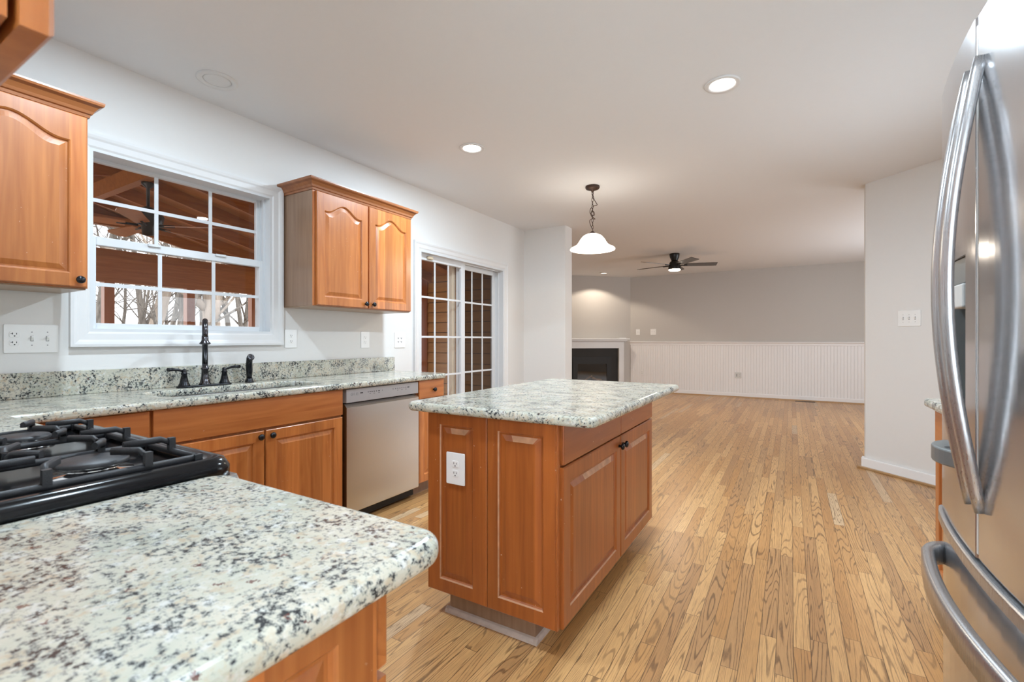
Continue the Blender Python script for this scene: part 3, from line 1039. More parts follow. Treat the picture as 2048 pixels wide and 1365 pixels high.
wall_plate('switch_plate', 'wide white plate with outlet and two toggles left of the window', 'switch plate', (0.0, 0.710, 1.170), 0, 0.180, 0.130, [('twenty', -0.056), ('toggle', 0.0), ('toggle', 0.052)])
wall_plate('outlet', 'white duplex outlet beside the window casing, under the wall cabinet', 'outlet', (0.0, 1.997, 1.173), 0, 0.092, 0.128, [('duplex', 0.0)])
wall_plate('outlet', 'slim white outlet on the window wall below the wall cabinet knobs', 'outlet', (0.0, 2.655, 1.165), 0, 0.088, 0.134, [('decora', 0.0)])
wall_plate('jack_plate', 'square white plate with four jacks beside the patio door casing', 'wall plate', (0.0, 3.045, 1.163), 0, 0.128, 0.136, [('quad', 0.0)])
wall_plate('outlet', 'white duplex outlet mounted on the island end panel', 'outlet', (1.802, 1.5262, 0.638), -PI / 2, 0.094, 0.130, [('duplex', 0.0)])
wall_plate('switch_plate', 'white three-toggle switch plate on the angled wall by the refrigerator', 'switch plate', (3.821, 5.029, 1.343), PI * 1.25, 0.178, 0.132, [('toggle', -0.047), ('toggle', 0.0), ('toggle', 0.047)])
wall_plate('jack_plate', 'small single jack plate nearest the fireplace on the far wall', 'wall plate', (0.012, 10.4998, 1.338), -PI / 2, 0.088, 0.128, [('jack', 0.0)])
wall_plate('jack_plate', 'double jack plate above the chair rail on the far wall', 'wall plate', (0.351, 10.4998, 1.340), -PI / 2, 0.120, 0.128, [('jack', -0.024), ('jack', 0.024)])
wall_plate('outlet', 'white outlet low on the beadboard near the fireplace', 'outlet', (0.107, 10.4862, 0.431), -PI / 2, 0.075, 0.118, [('duplex', 0.0)])
wall_plate('jack_plate', 'grey multi-port plate low on the beadboard in mid wall', 'wall plate', (2.052, 10.4862, 0.445), -PI / 2, 0.120, 0.118, [('port', -0.026), ('duplex', 0.026)], 'pale_plastic')

# ------------------------------------------------------------------ sink and faucet
t = thing('sink', 'stainless undermount sink set in the granite below the window', 'sink', (0.36, 1.46, 0.66))
bm = bmesh.new()
rings = []
for g, z in ((-0.012, 0.862), (-0.012, 0.858), (0.004, 0.855), (0.012, 0.70), (0.03, 0.672), (0.06, 0.668)):
    rings.append([bm.verts.new((x, y, z)) for x, y in rrect(0.17 + g, 0.545 - g, 1.045 + g, 1.875 - g, 0.11 - min(g, 0.05), 7)])
for a, c in zip(rings, rings[1:]):
    n = len(a)
    for k in range(n):
        bm.faces.new((a[k], a[(k + 1) % n], c[(k + 1) % n], c[k]))
bm.faces.new(rings[-1])
bmesh.ops.recalc_face_normals(bm, faces=bm.faces)
bmesh.ops.reverse_faces(bm, faces=bm.faces)
part('basin', B().merge(bm), 'steel_h', t)
part('drain', B().lathe((0.33, 1.46, 0.6685), (0, 0, 1), [(0.045, 0), (0.045, 0.002), (0.03, 0.002), (0.028, -0.0)], 24), 'chrome', t)

FX = 0.095
SDX, SDY = 0.90, -0.436      # the spout is swung towards the room
t = thing('faucet', 'dark bronze two-handle faucet with gooseneck spout behind the sink', 'faucet', (FX, 1.40, 0.9))
b = B()
b.prism(rrect(FX - 0.030, FX + 0.030, 1.255, 1.545, 0.028, 6), 0.9003, 0.910, 'Z', 0.004, 2)
part('base_plate', b, 'bronze', t)
b = B()
b.lathe((FX, 1.40, 0.908), (0, 0, 1), [(0.031, 0), (0.031, 0.006), (0.026, 0.012), (0.019, 0.045), (0.017, 0.085), (0.0205, 0.090), (0.0205, 0.097), (0.015, 0.101), (0.0148, 0.12)], 20)
pts = [(FX, 1.40, 1.02)]
for k in range(0, 15):
    a = PI - PI * k / 14 * 1.02
    o_ = 0.062 + 0.062 * math.cos(a)
    pts.append((FX + SDX * o_, 1.40 + SDY * o_, 1.205 + 0.066 * math.sin(a)))
pts.append((FX + SDX * 0.124, 1.40 + SDY * 0.124, 1.165))
b.tube(pts, 0.0145, 14)
b.lathe((FX + SDX * 0.124, 1.40 + SDY * 0.124, 1.185), (0, 0, -1), [(0.0155, 0), (0.0165, 0.02), (0.019, 0.03), (0.027, 0.038), (0.027, 0.043), (0.018, 0.046), (0.012, 0.046)], 20)
part('spout', b, 'gunmetal', t)
for s_ in (-1, 1):
    yc = 1.40 + s_ * 0.107
    b = B()
    b.lathe((FX, yc, 0.908), (0, 0, 1), [(0.029, 0), (0.028, 0.006), (0.022, 0.018), (0.013, 0.062), (0.016, 0.066), (0.016, 0.073), (0.011, 0.078), (0.014, 0.086), (0.006, 0.094), (0.0, 0.096)], 18)
    b.tube([(FX, yc, 0.988), (FX + 0.004, yc + s_ * 0.025, 0.998), (FX + 0.008, yc + s_ * 0.055, 1.003), (FX + 0.010, yc + s_ * 0.085, 1.003)], [0.006, 0.0065, 0.008, 0.0105], 10)
    part('handle', b, 'bronze', t)
t = thing('side_sprayer', 'dark pull-out sprayer standing right of the faucet', 'sprayer', (FX, 1.655, 0.9))
b = B().lathe((FX, 1.655, 0.9003), (0, 0, 1), [(0.025, 0), (0.025, 0.008), (0.019, 0.016), (0.016, 0.03)], 18)
part('base', b, 'bronze', t)
b = B().tube([(FX, 1.655, 0.925), (FX, 1.655, 0.98), (FX + 0.004, 1.652, 1.02), (FX + 0.018, 1.646, 1.048), (FX + 0.042, 1.640, 1.058)], [0.015, 0.019, 0.018, 0.018, 0.021], 14)
part('wand', b, 'bronze', t)
part('nozzle', B().lathe((FX + 0.042, 1.640, 1.058), (1, -0.2, 0.25), [(0.021, 0), (0.019, 0.005), (0.012, 0.006), (0.008, 0.003)], 16), 'gunmetal', t)

# ------------------------------------------------------------------ gas range
SX0, SX1, SY0, SY1 = 1.226, 1.992, -0.165, 0.545
t = thing('gas_range', 'black gas range with cast iron grates between granite counters', 'stove', (1.61, 0.19, 0))
part('body', B().box(SX0 + 0.003, SX1 - 0.003, SY0, 0.50, 0.02, 0.885), 'enamel', t)
part('toe_panel', B().box(SX0 + 0.02, SX1 - 0.02, SY0, 0.45, 0.0, 0.0198), 'black', t)
# cooktop tray with raised rim
b = B()
bm = bmesh.new()
rings = []
for g, z in ((0.0, 0.886), (0.0, 0.905), (0.008, 0.921), (0.020, 0.925), (0.045, 0.922), (0.055, 0.912), (0.080, 0.908)):
    rings.append([bm.verts.new((x, y, z)) for x, y in rrect(SX0 + g, SX1 - g, SY0 + g, SY1 - g, 0.045 - g * 0.3, 6)])
for a, c in zip(rings, rings[1:]):
    n = len(a)
    for k in range(n):
        f = bm.faces.new((a[k], a[(k + 1) % n], c[(k + 1) % n], c[k]))
        f.smooth = True
bm.faces.new(rings[-1])
bm.faces.new(rings[0])
bmesh.ops.recalc_face_normals(bm, faces=bm.faces)
part('cooktop', B().merge(bm), 'enamel', t)
part('control_panel', B().prism([(0.501, 0.765), (0.560, 0.775), (0.556, 0.86), (0.545, 0.8855), (0.501, 0.8855)], SX0 + 0.002, SX1 - 0.002, 'X', 0.006, 2), 'steel_h', t)
for k in range(5):
    kb = part('control_knob', B().lathe((SX0 + 0.10 + k * 0.142, 0.558, 0.82), (0, 1, -0.05), [(0.022, 0), (0.021, 0.012), (0.017, 0.026), (0.0, 0.027)], 18, cap=False), 'steel_handle', t)
od = part('oven_door', B().box(SX0 + 0.004, SX1 - 0.004, 0.501, 0.545, 0.20, 0.755, 0.006), 'steel_h', t)
sub('oven_window', B().box(SX0 + 0.12, SX1 - 0.12, 0.545, 0.547, 0.32, 0.62, 0.0), 'enamel', od, t)
sub('handle', B().tube([(SX0 + 0.05, 0.585, 0.715), (SX1 - 0.05, 0.585, 0.715)], 0.011, 12).box(SX0 + 0.07, SX0 + 0.09, 0.545, 0.585, 0.707, 0.723).box(SX1 - 0.09, SX1 - 0.07, 0.545, 0.585, 0.707, 0.723), 'steel_handle', od, t)
part('drawer', B().box(SX0 + 0.004, SX1 - 0.004, 0.501, 0.540, 0.03, 0.19, 0.006), 'steel_h', t)
for bx, by, r in ((SX0 + 0.17, 0.04, 0.045), (SX0 + 0.17, 0.36, 0.052), (1.609, 0.20, 0.048), (SX1 - 0.17, 0.04, 0.036), (SX1 - 0.17, 0.36, 0.056)):
    bb = part('burner', B().lathe((bx, by, 0.9082), (0, 0, 1), [(r * 1.15, 0), (r * 1.12, 0.004), (r * 0.7, 0.006), (r * 0.68, 0.016), (r * 0.95, 0.0165), (r * 0.95, 0.019)], 28), 'chrome', t)
    sub('burner_cap', B().lathe((bx, by, 0.9274), (0, 0, 1), [(r, 0), (r, 0.005), (r * 0.94, 0.008), (0, 0.0085)], 28, cap=False), 'iron', bb, t)
GW = (SX1 - SX0 - 0.10) / 3


def bar(b, pts, w=0.0095, h=0.012):
    b.sweep(pts, [(-w / 2, -h), (w / 2, -h), (w / 2, -0.003), (w / 2 - 0.003, 0), (-w / 2 + 0.003, 0), (-w / 2, -0.003)], (0, 0, 1))


for g in range(3):
    gx0 = SX0 + 0.05 + g * GW + 0.002
    gx1 = gx0 + GW - 0.004
    gy0, gy1 = SY0 + 0.06, SY1 - 0.055
    b = B()
    zb, zt = 0.932, 0.960
    bar(b, [(gx0, gy0, zb), (gx0, gy1, zb)])
    bar(b, [(gx1, gy0, zb), (gx1, gy1, zb)])
    for yy in (gy0, (gy0 + gy1) / 2, gy1):
        bar(b, [(gx0, yy, zb), (gx1, yy, zb)])
    for cx, cy in ((gx0, gy0), (gx1, gy0), (gx0, gy1), (gx1, gy1)):
        b.box(cx - 0.007, cx + 0.007, cy - 0.007, cy + 0.007, 0.9085, zb)
    cxm = (gx0 + gx1) / 2
    # fingers: stand up from the frame and bend in over the burners
    for yc in (gy0 + 0.155, gy1 - 0.155):
        for sx in (gx0, gx1):
            dxx = (cxm - sx)
            for off in (-0.07, 0.07):
                p0 = Vector((sx, yc + off, zb - 0.004))
                p1 = Vector((sx + dxx * 0.06, yc + off, zt - 0.010))
                p2 = Vector((sx + dxx * 0.22, yc + off * 0.95, zt))
                p3 = Vector((sx + dxx * 0.62, yc + off * 0.55, zt))
                b.box(p0.x - 0.006, p0.x + 0.006, p0.y - 0.006, p0.y + 0.006, zb - 0.004, zt - 0.006)
                bar(b, [p1, p2, p3], 0.0095, 0.013)
    for yc, dy in ((gy0, 1), (gy1, -1), ((gy0 + gy1) / 2, 1), ((gy0 + gy1) / 2, -1)):
        b.box(cxm - 0.006, cxm + 0.006, yc - 0.006, yc + 0.006, zb - 0.004, zt - 0.006)
        bar(b, [(cxm, yc + 0.002 * dy, zt - 0.010), (cxm, yc + 0.02 * dy, zt), (cxm, yc + 0.085 * dy, zt)], 0.0095, 0.013)
    part('grate', b, 'iron', t)

# ------------------------------------------------------------------ refrigerator (French door, front bowed)
FC, FHW = 1.255, 0.400


def fx(y):
    return 3.292 + 0.030 * ((y - FC) / FHW) ** 2


def door_plan(ya, yb, back, rl=0.0, rr=0.0):
    pts = []
    n = 14
    for k in range(n + 1):
        y = ya + (yb - ya) * k / n
        x = fx(y)
        pts.append((x, y))
    if rr:
        pts = [p for p in pts if p[1] < yb - rr] + [(fx(yb) + rr * (1 - math.cos(a)) , yb - rr + rr * math.sin(a)) for a in (0.0, 0.4, 0.8, 1.2, PI / 2)]
    if rl:
        pts = [(fx(ya) + rl * (1 - math.cos(a)), ya + rl - rl * math.sin(a)) for a in (PI / 2, 1.2, 0.8, 0.4, 0.0)] + [p for p in pts if p[1] > ya + rl]
    pts.append((back, yb))
    pts.append((back, ya))
    return pts


t = thing('refrigerator', 'tall stainless french-door refrigerator at the right edge, close to the camera', 'refrigerator', (3.7, FC, 0))
part('body', B().box(3.392, 4.12, FC - FHW + 0.01, FC + FHW - 0.01, 0.02, 1.755, 0.004), 'steel_panel', t)
part('toe_grille', B().box(3.42, 4.10, FC - FHW + 0.03, FC + FHW - 0.03, 0.0, 0.0198), 'black', t)
DZ0, DZ1 = 0.735, 1.80
b = B().prism(door_plan(FC - FHW, FC - 0.004, 3.385, rl=0.02, rr=0.006), DZ0, DZ1, 'Z', 0.006, 2)
nd = part('door', b, 'steel', t)
ya, yb, yc_, yd = FC + 0.004, 1.330, 1.535, FC + FHW
b = B()
b.prism(door_plan(ya, yd, 3.385, rl=0.006, rr=0.02), DZ0, 0.945, 'Z')
b.prism(door_plan(ya, yd, 3.385, rl=0.006, rr=0.02), 1.345, DZ1, 'Z')
b.prism(door_plan(ya, yb, 3.385, rl=0.006), 0.945, 1.345, 'Z')
b.prism(door_plan(yc_, yd, 3.385, rr=0.02), 0.945, 1.345, 'Z')
b.box(3.370, 3.385, yb, yc_, 0.945, 1.345)
fd = part('door', b, 'steel', t)
b = B()
b.box(3.362, 3.3698, yb + 0.001, yc_ - 0.001, 0.946, 1.344)
b.box(3.302, 3.362, yb + 0.001, yb + 0.006, 0.946, 1.344)
b.box(3.310, 3.362, yc_ - 0.006, yc_ - 0.001, 0.946, 1.344)
b.box(3.308, 3.362, yb + 0.006, yc_ - 0.006, 0.946, 0.952)
b.box(3.302, 3.362, yb + 0.006, yc_ - 0.006, 1.290, 1.344)
dp = sub('dispenser_recess', b, 'grey_plastic', fd, t)
sub('dispenser_nozzle', B().box(3.296, 3.350, 1.37, 1.445, 1.235, 1.288, 0.004), 'pale_plastic', fd, t)
pts = [(3.318, 1.335)] + [(3.318 - 0.058 * math.sin(PI * k / 12) ** 0.6, 1.335 + 0.195 * k / 12) for k in range(1, 12)] + [(3.318, 1.530)]
sub('drip_tray', B().prism(pts, 0.885, 0.922, 'Z', 0.004, 2), 'grey_plastic', fd, t)
sub('drip_grille', B().lathe((3.290, 1.41, 0.9222), (0, 0, 1), [(0.014, 0), (0.012, 0.0008)], 14), 'slot', fd, t)
for dd, ys, lab in ((nd, FC - 0.033, None), (fd, FC + 0.027, None)):
    pts = []
    n = 28
    for k in range(n + 1):
        s_ = k / n
        z = 0.835 + (1.705 - 0.835) * s_
        bow = math.sin(PI * s_) ** 0.95
        pts.append((fx(ys) - 0.003 - 0.050 * bow, ys, z))
    sec = [(-0.015, -0.009), (0.015, -0.009), (0.0175, -0.004), (0.016, 0.004), (0.008, 0.009), (-0.008, 0.009), (-0.016, 0.004), (-0.0175, -0.004)]
    bm_ = B()
    P = [Vector(p) for p in pts]
    bm2 = bmesh.new()
    rings = []
    for i in range(len(P)):
        tg = (P[min(i + 1, n)] - P[max(i - 1, 0)]).normalized()
        side = Vector((0, 1, 0))
        outw = side.cross(tg).normalized()
        if outw.x > 0:
            outw = -outw
        taper = min(1.0, 0.35 + 5 * min(i, n - i) / n)
        rings.append([bm2.verts.new(P[i] + side * a * taper + outw * c) for a, c in sec])
    for a, c in zip(rings, rings[1:]):
        for k in range(len(sec)):
            f = bm2.faces.new((a[k], a[(k + 1) % len(sec)], c[(k + 1) % len(sec)], c[k]))
            f.smooth = True
    bm2.faces.new(rings[0])
    bm2.faces.new(rings[-1])
    bmesh.ops.recalc_face_normals(bm2, faces=bm2.faces)
    sub('handle', bm_.merge(bm2), 'steel_handle', dd, t)
part('seam_strip', B().box(fx(FC) + 0.0006, 3.38, FC - 0.0036, FC + 0.0036, DZ0 + 0.01, DZ1 - 0.02), 'pale_plastic', t)
b = B().prism(door_plan(FC - FHW, FC + FHW, 3.385, rl=0.02, rr=0.02), 0.06, 0.700, 'Z', 0.006, 2)
dr = part('freezer_drawer', b, 'steel', t)
lip = [(x - (0.010 if x < 3.38 else 0), y) for x, y in door_plan(FC - FHW + 0.004, FC + FHW - 0.004, 3.385, rl=0.02, rr=0.02)]
sub('drawer_lip', B().prism(lip, 0.7005, 0.730, 'Z', 0.006, 3), 'steel_handle', dr, t)
pts = []
n = 36
for k in range(n + 1):
    s_ = k / n
    y = FC - 0.335 + 0.67 * s_
    bow = min(1.0, math.sin(PI * s_) * 4.5) ** 0.5 * 0.034 + 0.014 * math.sin(PI * s_)
    pts.append((fx(y) + 0.002 - bow, y, 0.626))
sec = [(-0.012, -0.030), (0.008, -0.030), (0.0135, -0.022), (0.0135, 0.015), (0.007, 0.023), (-0.0065, 0.023), (-0.012, 0.015)]
sub('handle', B().sweep(pts, sec, (0, 0, 1)), 'steel_handle', dr, t)


# ------------------------------------------------------------------ ceiling lights
def recessed(label, x, y, lit=True, r=0.092, group=None, power=1.0):
    t = thing('recessed_light', label, 'ceiling light', (x, y, CEIL), group)
    b = B().lathe((x, y, CEIL - 0.0003), (0, 0, -1), [(r, 0), (r, 0.006), (r * 0.95, 0.010), (r * 0.74, 0.007), (r * 0.68, 0.002), (r * 0.68, 0.0)], 40, cap=False)
    part('trim_ring', b, 'trim', t)
    part('diffuser', B().lathe((x, y, CEIL - 0.0004), (0, 0, -1), [(r * 0.675, 0.0), (r * 0.675, 0.003), (r * 0.6, 0.004)], 32), 'lamp' if lit else 'trim', t)
    if lit:
        li = bpy.data.lights.new('can_light', 'AREA')
        li.shape = 'DISK'
        li.size = 0.11
        li.energy = CAN_W * power
        li.color = COOL
        lo = bpy.data.objects.new('can_light', li)
        COL.objects.link(lo)
        lo.parent = t
        lo.location = (0, 0, -0.012)


recessed('lit recessed ceiling light above the island, right of the pendant', 2.652, 2.817)
recessed('lit recessed ceiling light nearer the window wall, left of the pendant', 0.958, 2.81)
recessed('unlit round white cover on the ceiling above the window', 0.296, 1.365, False, 0.098)
recessed('added unseen fill light in the ceiling near the stove, above the frame', 0.98, 0.82, power=0.72)  # unseen lamp, added to brighten the left side of the kitchen
recessed('added unseen fill light in the ceiling near the refrigerator, above the frame', 2.65, 0.75, power=0.5)  # unseen lamp, added as fill over the near end of the kitchen

# fireplace spot
FLX, FLY = -0.42, 9.48
t = thing('recessed_light', 'small recessed eyeball spot on the ceiling over the fireplace', 'ceiling light', (FLX, FLY, CEIL))
part('trim_ring', B().lathe((FLX, FLY, CEIL - 0.0003), (0, 0, -1), [(0.095, 0), (0.095, 0.004), (0.085, 0.010), (0.066, 0.012), (0.064, 0.0)], 32, cap=False), 'trim', t)
part('lens', B().lathe((FLX, FLY, CEIL - 0.0004), (0, 0, -1), [(0.062, 0), (0.060, 0.006), (0.03, 0.010)], 24), 'lamp_spot', t)
li = bpy.data.lights.new('fireplace_spot', 'SPOT')
li.energy = 55
li.color = (1.0, 0.86, 0.70)
li.spot_size = math.radians(132)
li.spot_blend = 0.25
li.shadow_soft_size = 0.03
lo = bpy.data.objects.new('fireplace_spot', li)
COL.objects.link(lo)
lo.parent = t
lo.location = (0, 0, -0.02)

# ------------------------------------------------------------------ pendant
PX, PY = 1.405, 4.084
t = thing('pendant_light', 'pendant lamp with white bell glass shade on a brown chain', 'pendant lamp', (PX, PY, CEIL))
part('canopy', B().lathe((PX, PY, CEIL - 0.0003), (0, 0, -1), [(0.064, 0), (0.066, 0.012), (0.060, 0.024), (0.035, 0.034), (0.014, 0.040), (0.009, 0.055), (0.0, 0.056)], 32, cap=False), 'rust', t)
b = B()
zc = CEIL - 0.062
k = 0
while zc > 2.175:
    ring = []
    for q_ in range(16):
        a = 2 * PI * q_ / 16
        cx_, cz_ = 0.0085 * math.cos(a), 0.019 * math.sin(a)
        ring.append((PX + (cx_ if k % 2 == 0 else 0), PY + (cx_ if k % 2 else 0), zc + cz_))
    b.tube(ring, 0.0024, 6, True)
    zc -= 0.0315
    k += 1
part('chain', b, 'rust', t)
random.seed(4)
ctrl = [(0, 0, 2.53), (0.010, 0.004, 2.47), (0.028, 0.01, 2.43), (0.042, 0.008, 2.405), (0.02, -0.01, 2.395), (-0.012, -0.012, 2.375), (-0.026, 0.004, 2.345), (-0.014, 0.016, 2.32), (0.012, 0.014, 2.315), (0.02, -0.012, 2.335), (0.0, -0.02, 2.35), (-0.016, 0.004, 2.315), (0.006, 0.02, 2.29), (0.024, 0.004, 2.275), (0.0, -0.018, 2.275), (-0.026, -0.004, 2.265), (-0.024, 0.006, 2.235), (-0.012, 0.004, 2.205), (0.002, 0.0, 2.18), (0.0, 0.0, 2.14)]
sm = []
for i in range(len(ctrl) - 1):
    p0, p1, p2, p3 = [Vector(ctrl[max(0, min(len(ctrl) - 1, i + o))]) for o in (-1, 0, 1, 2)]
    for q_ in range(6):
        s_ = q_ / 6
        sm.append(0.5 * ((2 * p1) + (p2 - p0) * s_ + (2 * p0 - 5 * p1 + 4 * p2 - p3) * s_ ** 2 + (3 * p1 - p0 - 3 * p2 + p3) * s_ ** 3) + Vector((PX, PY, 0)))
part('cord', B().tube(sm, 0.0032, 7), 'rust', t)
part('socket', B().lathe((PX, PY, 2.168), (0, 0, -1), [(0.006, 0), (0.014, 0.004), (0.022, 0.012), (0.028, 0.024), (0.026, 0.030), (0.020, 0.034)], 24), 'rust', t)
q = N('glowing_frosted_glass')
q.b.inputs['Base Color'].default_value = (0.95, 0.90, 0.82, 1)
q.b.inputs['Emission Color'].default_value = (1.0, 0.90, 0.76, 1)
q.b.inputs['Emission Strength'].default_value = 5.0
q.set(Roughness=0.35)
M['shade'] = q.m
outer = [(0.024, 0.0), (0.055, 0.006), (0.085, 0.022), (0.108, 0.048), (0.126, 0.078), (0.145, 0.104), (0.170, 0.120), (0.196, 0.132), (0.205, 0.142), (0.204, 0.148)]
inner = [(r - 0.004, h + 0.003) for r, h in reversed(outer[:-1])]
part('shade', B().lathe((PX, PY, 2.142), (0, 0, -1), outer + inner, 48, cap=False), 'shade', t)
part('bulb', B().lathe((PX, PY, 2.125), (0, 0, -1), [(0.012, 0), (0.014, 0.02), (0.028, 0.045), (0.03, 0.065), (0.02, 0.085), (0.0, 0.092)], 20, cap=False), 'lamp_warm', t)
li = bpy.data.lights.new('pendant_bulb', 'POINT')
li.energy = 16
li.color = (1.0, 0.87, 0.70)
li.shadow_soft_size = 0.04
lo = bpy.data.objects.new('pendant_bulb', li)
COL.objects.link(lo)
lo.parent = t
lo.location = (0, 0, 2.02 - CEIL)
# ------------------------------------------------------------------ ceiling fan
HX, HY = 1.327, 7.982
t = thing('ceiling_fan', 'black five-blade ceiling fan with lit round lens in the family room', 'ceiling fan', (HX, HY, CEIL))
part('mount', B().lathe((HX, HY, CEIL - 0.0003), (0, 0, -1), [(0.080, 0), (0.080, 0.02), (0.072, 0.06), (0.055, 0.10), (0.05, 0.12)], 28), 'fan_black', t)
part('motor_housing', B().lathe((HX, HY, 2.462), (0, 0, -1), [(0.05, 0), (0.070, 0.014), (0.085, 0.045), (0.095, 0.08), (0.100, 0.125), (0.098, 0.140)], 32), 'fan_black', t)
part('light_lens', B().lathe((HX, HY, 2.3215), (0, 0, -1), [(0.093, 0), (0.092, 0.012), (0.07, 0.024), (0.0, 0.028)], 32, cap=False), 'lamp_warm', t)
Rv, Fv = Vector((0.8585, 0.5128, 0)), Vector((-0.5128, 0.8585, 0))
for k in range(5):
    a = math.radians(-10 + 72 * k)
    dv = Rv * math.cos(a) + Fv * math.sin(a)
    sv = Vector((-dv.y, dv.x, 0))
    tilt = (sv * math.cos(math.radians(13)) - Vector((0, 0, 1)) * math.sin(math.radians(13)))
    nv = dv.cross(tilt).normalized()
    c = Vector((HX, HY, 2.395))
    bm = bmesh.new()
    prof = [(0.15, -0.05), (0.17, -0.058), (0.60, -0.068), (0.655, -0.064), (0.66, 0.060), (0.60, 0.068), (0.17, 0.058), (0.15, 0.05)]
    lo_ = [bm.verts.new(c + dv * r + tilt * s_ - nv * 0.003) for r, s_ in prof]
    hi_ = [bm.verts.new(c + dv * r + tilt * s_ + nv * 0.003) for r, s_ in prof]
    bm.faces.new(lo_)
    bm.faces.new(hi_)
    for i in range(8):
        bm.faces.new((lo_[i], lo_[(i + 1) % 8], hi_[(i + 1) % 8], hi_[i]))
    bmesh.ops.recalc_face_normals(bm, faces=bm.faces)
    bl = part('blade', B().merge(bm), 'blade', t)
    sub('blade_arm', B().tube([c + dv * 0.085 - Vector((0, 0, 0.012)), c + dv * 0.13 - Vector((0, 0, 0.008)), c + dv * 0.20 - Vector((0, 0, 0.008))], 0.009, 8), 'fan_black', bl, t)
li = bpy.data.lights.new('fan_lamp', 'AREA')
li.shape = 'DISK'
li.size = 0.16
li.energy = 18
li.color = (1.0, 0.86, 0.70)
lo = bpy.data.objects.new('fan_lamp', li)
COL.objects.link(lo)
lo.parent = t
lo.location = (0, 0, 2.286 - CEIL)


# ------------------------------------------------------------------ fireplace on the corner wall (local: s along wall, d outwards)
S0 = Vector((-0.16, 10.5))


def fpt(s_, d_):
    """s measured from the right-hand corner leftwards, d out of the wall"""
    return (S0.x - s_ * cor + d_ * cor, S0.y - s_ * cor - d_ * cor)


def fbox(b, s0, s1, d0, d1, z0, z1, bev=0.0):
    return b.prism([fpt(s0, d0), fpt(s1, d0), fpt(s1, d1), fpt(s0, d1)], z0, z1, 'Z', bev, 1)


t = thing('fireplace_mantel', 'white mantel surround with dentil moulding around the corner fireplace', 'mantel', (*fpt(0.95, 0.1), 0))
b = B()
fbox(b, 0.12, 1.78, 0.0005, 0.20, 1.168, 1.195, 0.004)
part('shelf', b, 'trim', t)
b = B()
fbox(b, 0.155, 1.745, 0.0005, 0.15, 1.140, 1.168)
fbox(b, 0.175, 1.725, 0.0005, 0.10, 1.118, 1.140)
part('shelf_moulding', b, 'trim', t)
b = B()
for k in range(48):
    s_ = 0.18 + k * 0.0325
    fbox(b, s_, s_ + 0.018, 0.1002, 0.122, 1.120, 1.1398)
part('dentil', b, 'trim', t)
b = B()
fbox(b, 0.20, 1.70, 0.0005, 0.075, 0.978, 1.118)
fbox(b, 0.33, 1.57, 0.075, 0.085, 0.978, 0.995)
part('header', b, 'trim', t)
for s0 in (0.20, 1.575):
    b = B()
    fbox(b, s0, s0 + 0.125, 0.0005, 0.075, 0.0, 0.978)
    fbox(b, s0 + (0.11 if s0 < 1 else 0.0), s0 + (0.125 if s0 < 1 else 0.015), 0.075, 0.085, 0.0, 0.978)
    part('pilaster', b, 'trim', t)
t = thing('fireplace_insert', 'black gas fireplace insert with dark slate surround in the corner', 'fireplace', (*fpt(0.95, 0.04), 0))
b = B()
fbox(b, 0.3255, 0.49, 0.0005, 0.030, 0.0, 0.976)
fbox(b, 1.41, 1.5745, 0.0005, 0.030, 0.0, 0.976)
fbox(b, 0.49, 1.41, 0.0005, 0.030, 0.785, 0.976)
fbox(b, 0.49, 1.41, 0.0005, 0.030, 0.0, 0.10)
part('surround', b, 'slate', t)
b = B()
fbox(b, 0.49, 0.60, 0.0005, 0.045, 0.10, 0.785)
fbox(b, 1.30, 1.41, 0.0005, 0.045, 0.10, 0.785)
fbox(b, 0.60, 1.30, 0.0005, 0.045, 0.63, 0.785)
fbox(b, 0.60, 1.30, 0.0005, 0.045, 0.10, 0.20)
fbox(b, 0.60, 1.30, 0.045, 0.050, 0.69, 0.70)
part('frame', b, 'black', t)
b = B()
fbox(b, 0.60, 1.30, 0.0005, 0.004, 0.20, 0.63)
part('firebox', b, 'slate', t)
b = B()
fbox(b, 0.60, 1.30, 0.038, 0.041, 0.20, 0.63)
part('glass_front', b, 'fire_glass', t)
t_logs = [((0.70, 0.022, 0.215), (1.20, 0.022, 0.235), 0.014), ((0.78, 0.022, 0.255), (1.02, 0.022, 0.36), 0.013), ((0.95, 0.022, 0.37), (1.16, 0.022, 0.25), 0.013), ((0.72, 0.022, 0.27), (0.95, 0.022, 0.30), 0.012)]
b = B()
for p, q_, r in t_logs:
    a = (*fpt(p[0], p[1]), p[2])
    c = (*fpt(q_[0], q_[1]), q_[2])
    b.tube([a, tuple((u_ + v_) / 2 + 0.004 for u_, v_ in zip(a, c)), c], [r, r * 1.15, r * 0.9], 9)
part('gas_logs', b, 'log', t)
t = thing('paper_slip', 'small flat white card lying at the right end of the mantel', 'card', (*fpt(0.28, 0.1), 1.195))
b = B()
fbox(b, 0.19, 0.36, 0.05, 0.16, 1.1952, 1.2055, 0.002)
part('sheet', b, 'plate', t)

# floor register by the far wall
t = thing('floor_register', 'dark brown floor register at the foot of the beadboard wall', 'vent', (3.20, 10.38, 0))
b = B().box(3.04, 3.36, 10.32, 10.43, 0.0003, 0.005, 0.001, 1)
part('frame', b, 'vent', t)
b = B()
for k in range(14):
    b.box(3.06 + k * 0.0205, 3.07 + k * 0.0205, 10.335, 10.415, 0.005, 0.0065)
part('slats', b, 'slot', t)

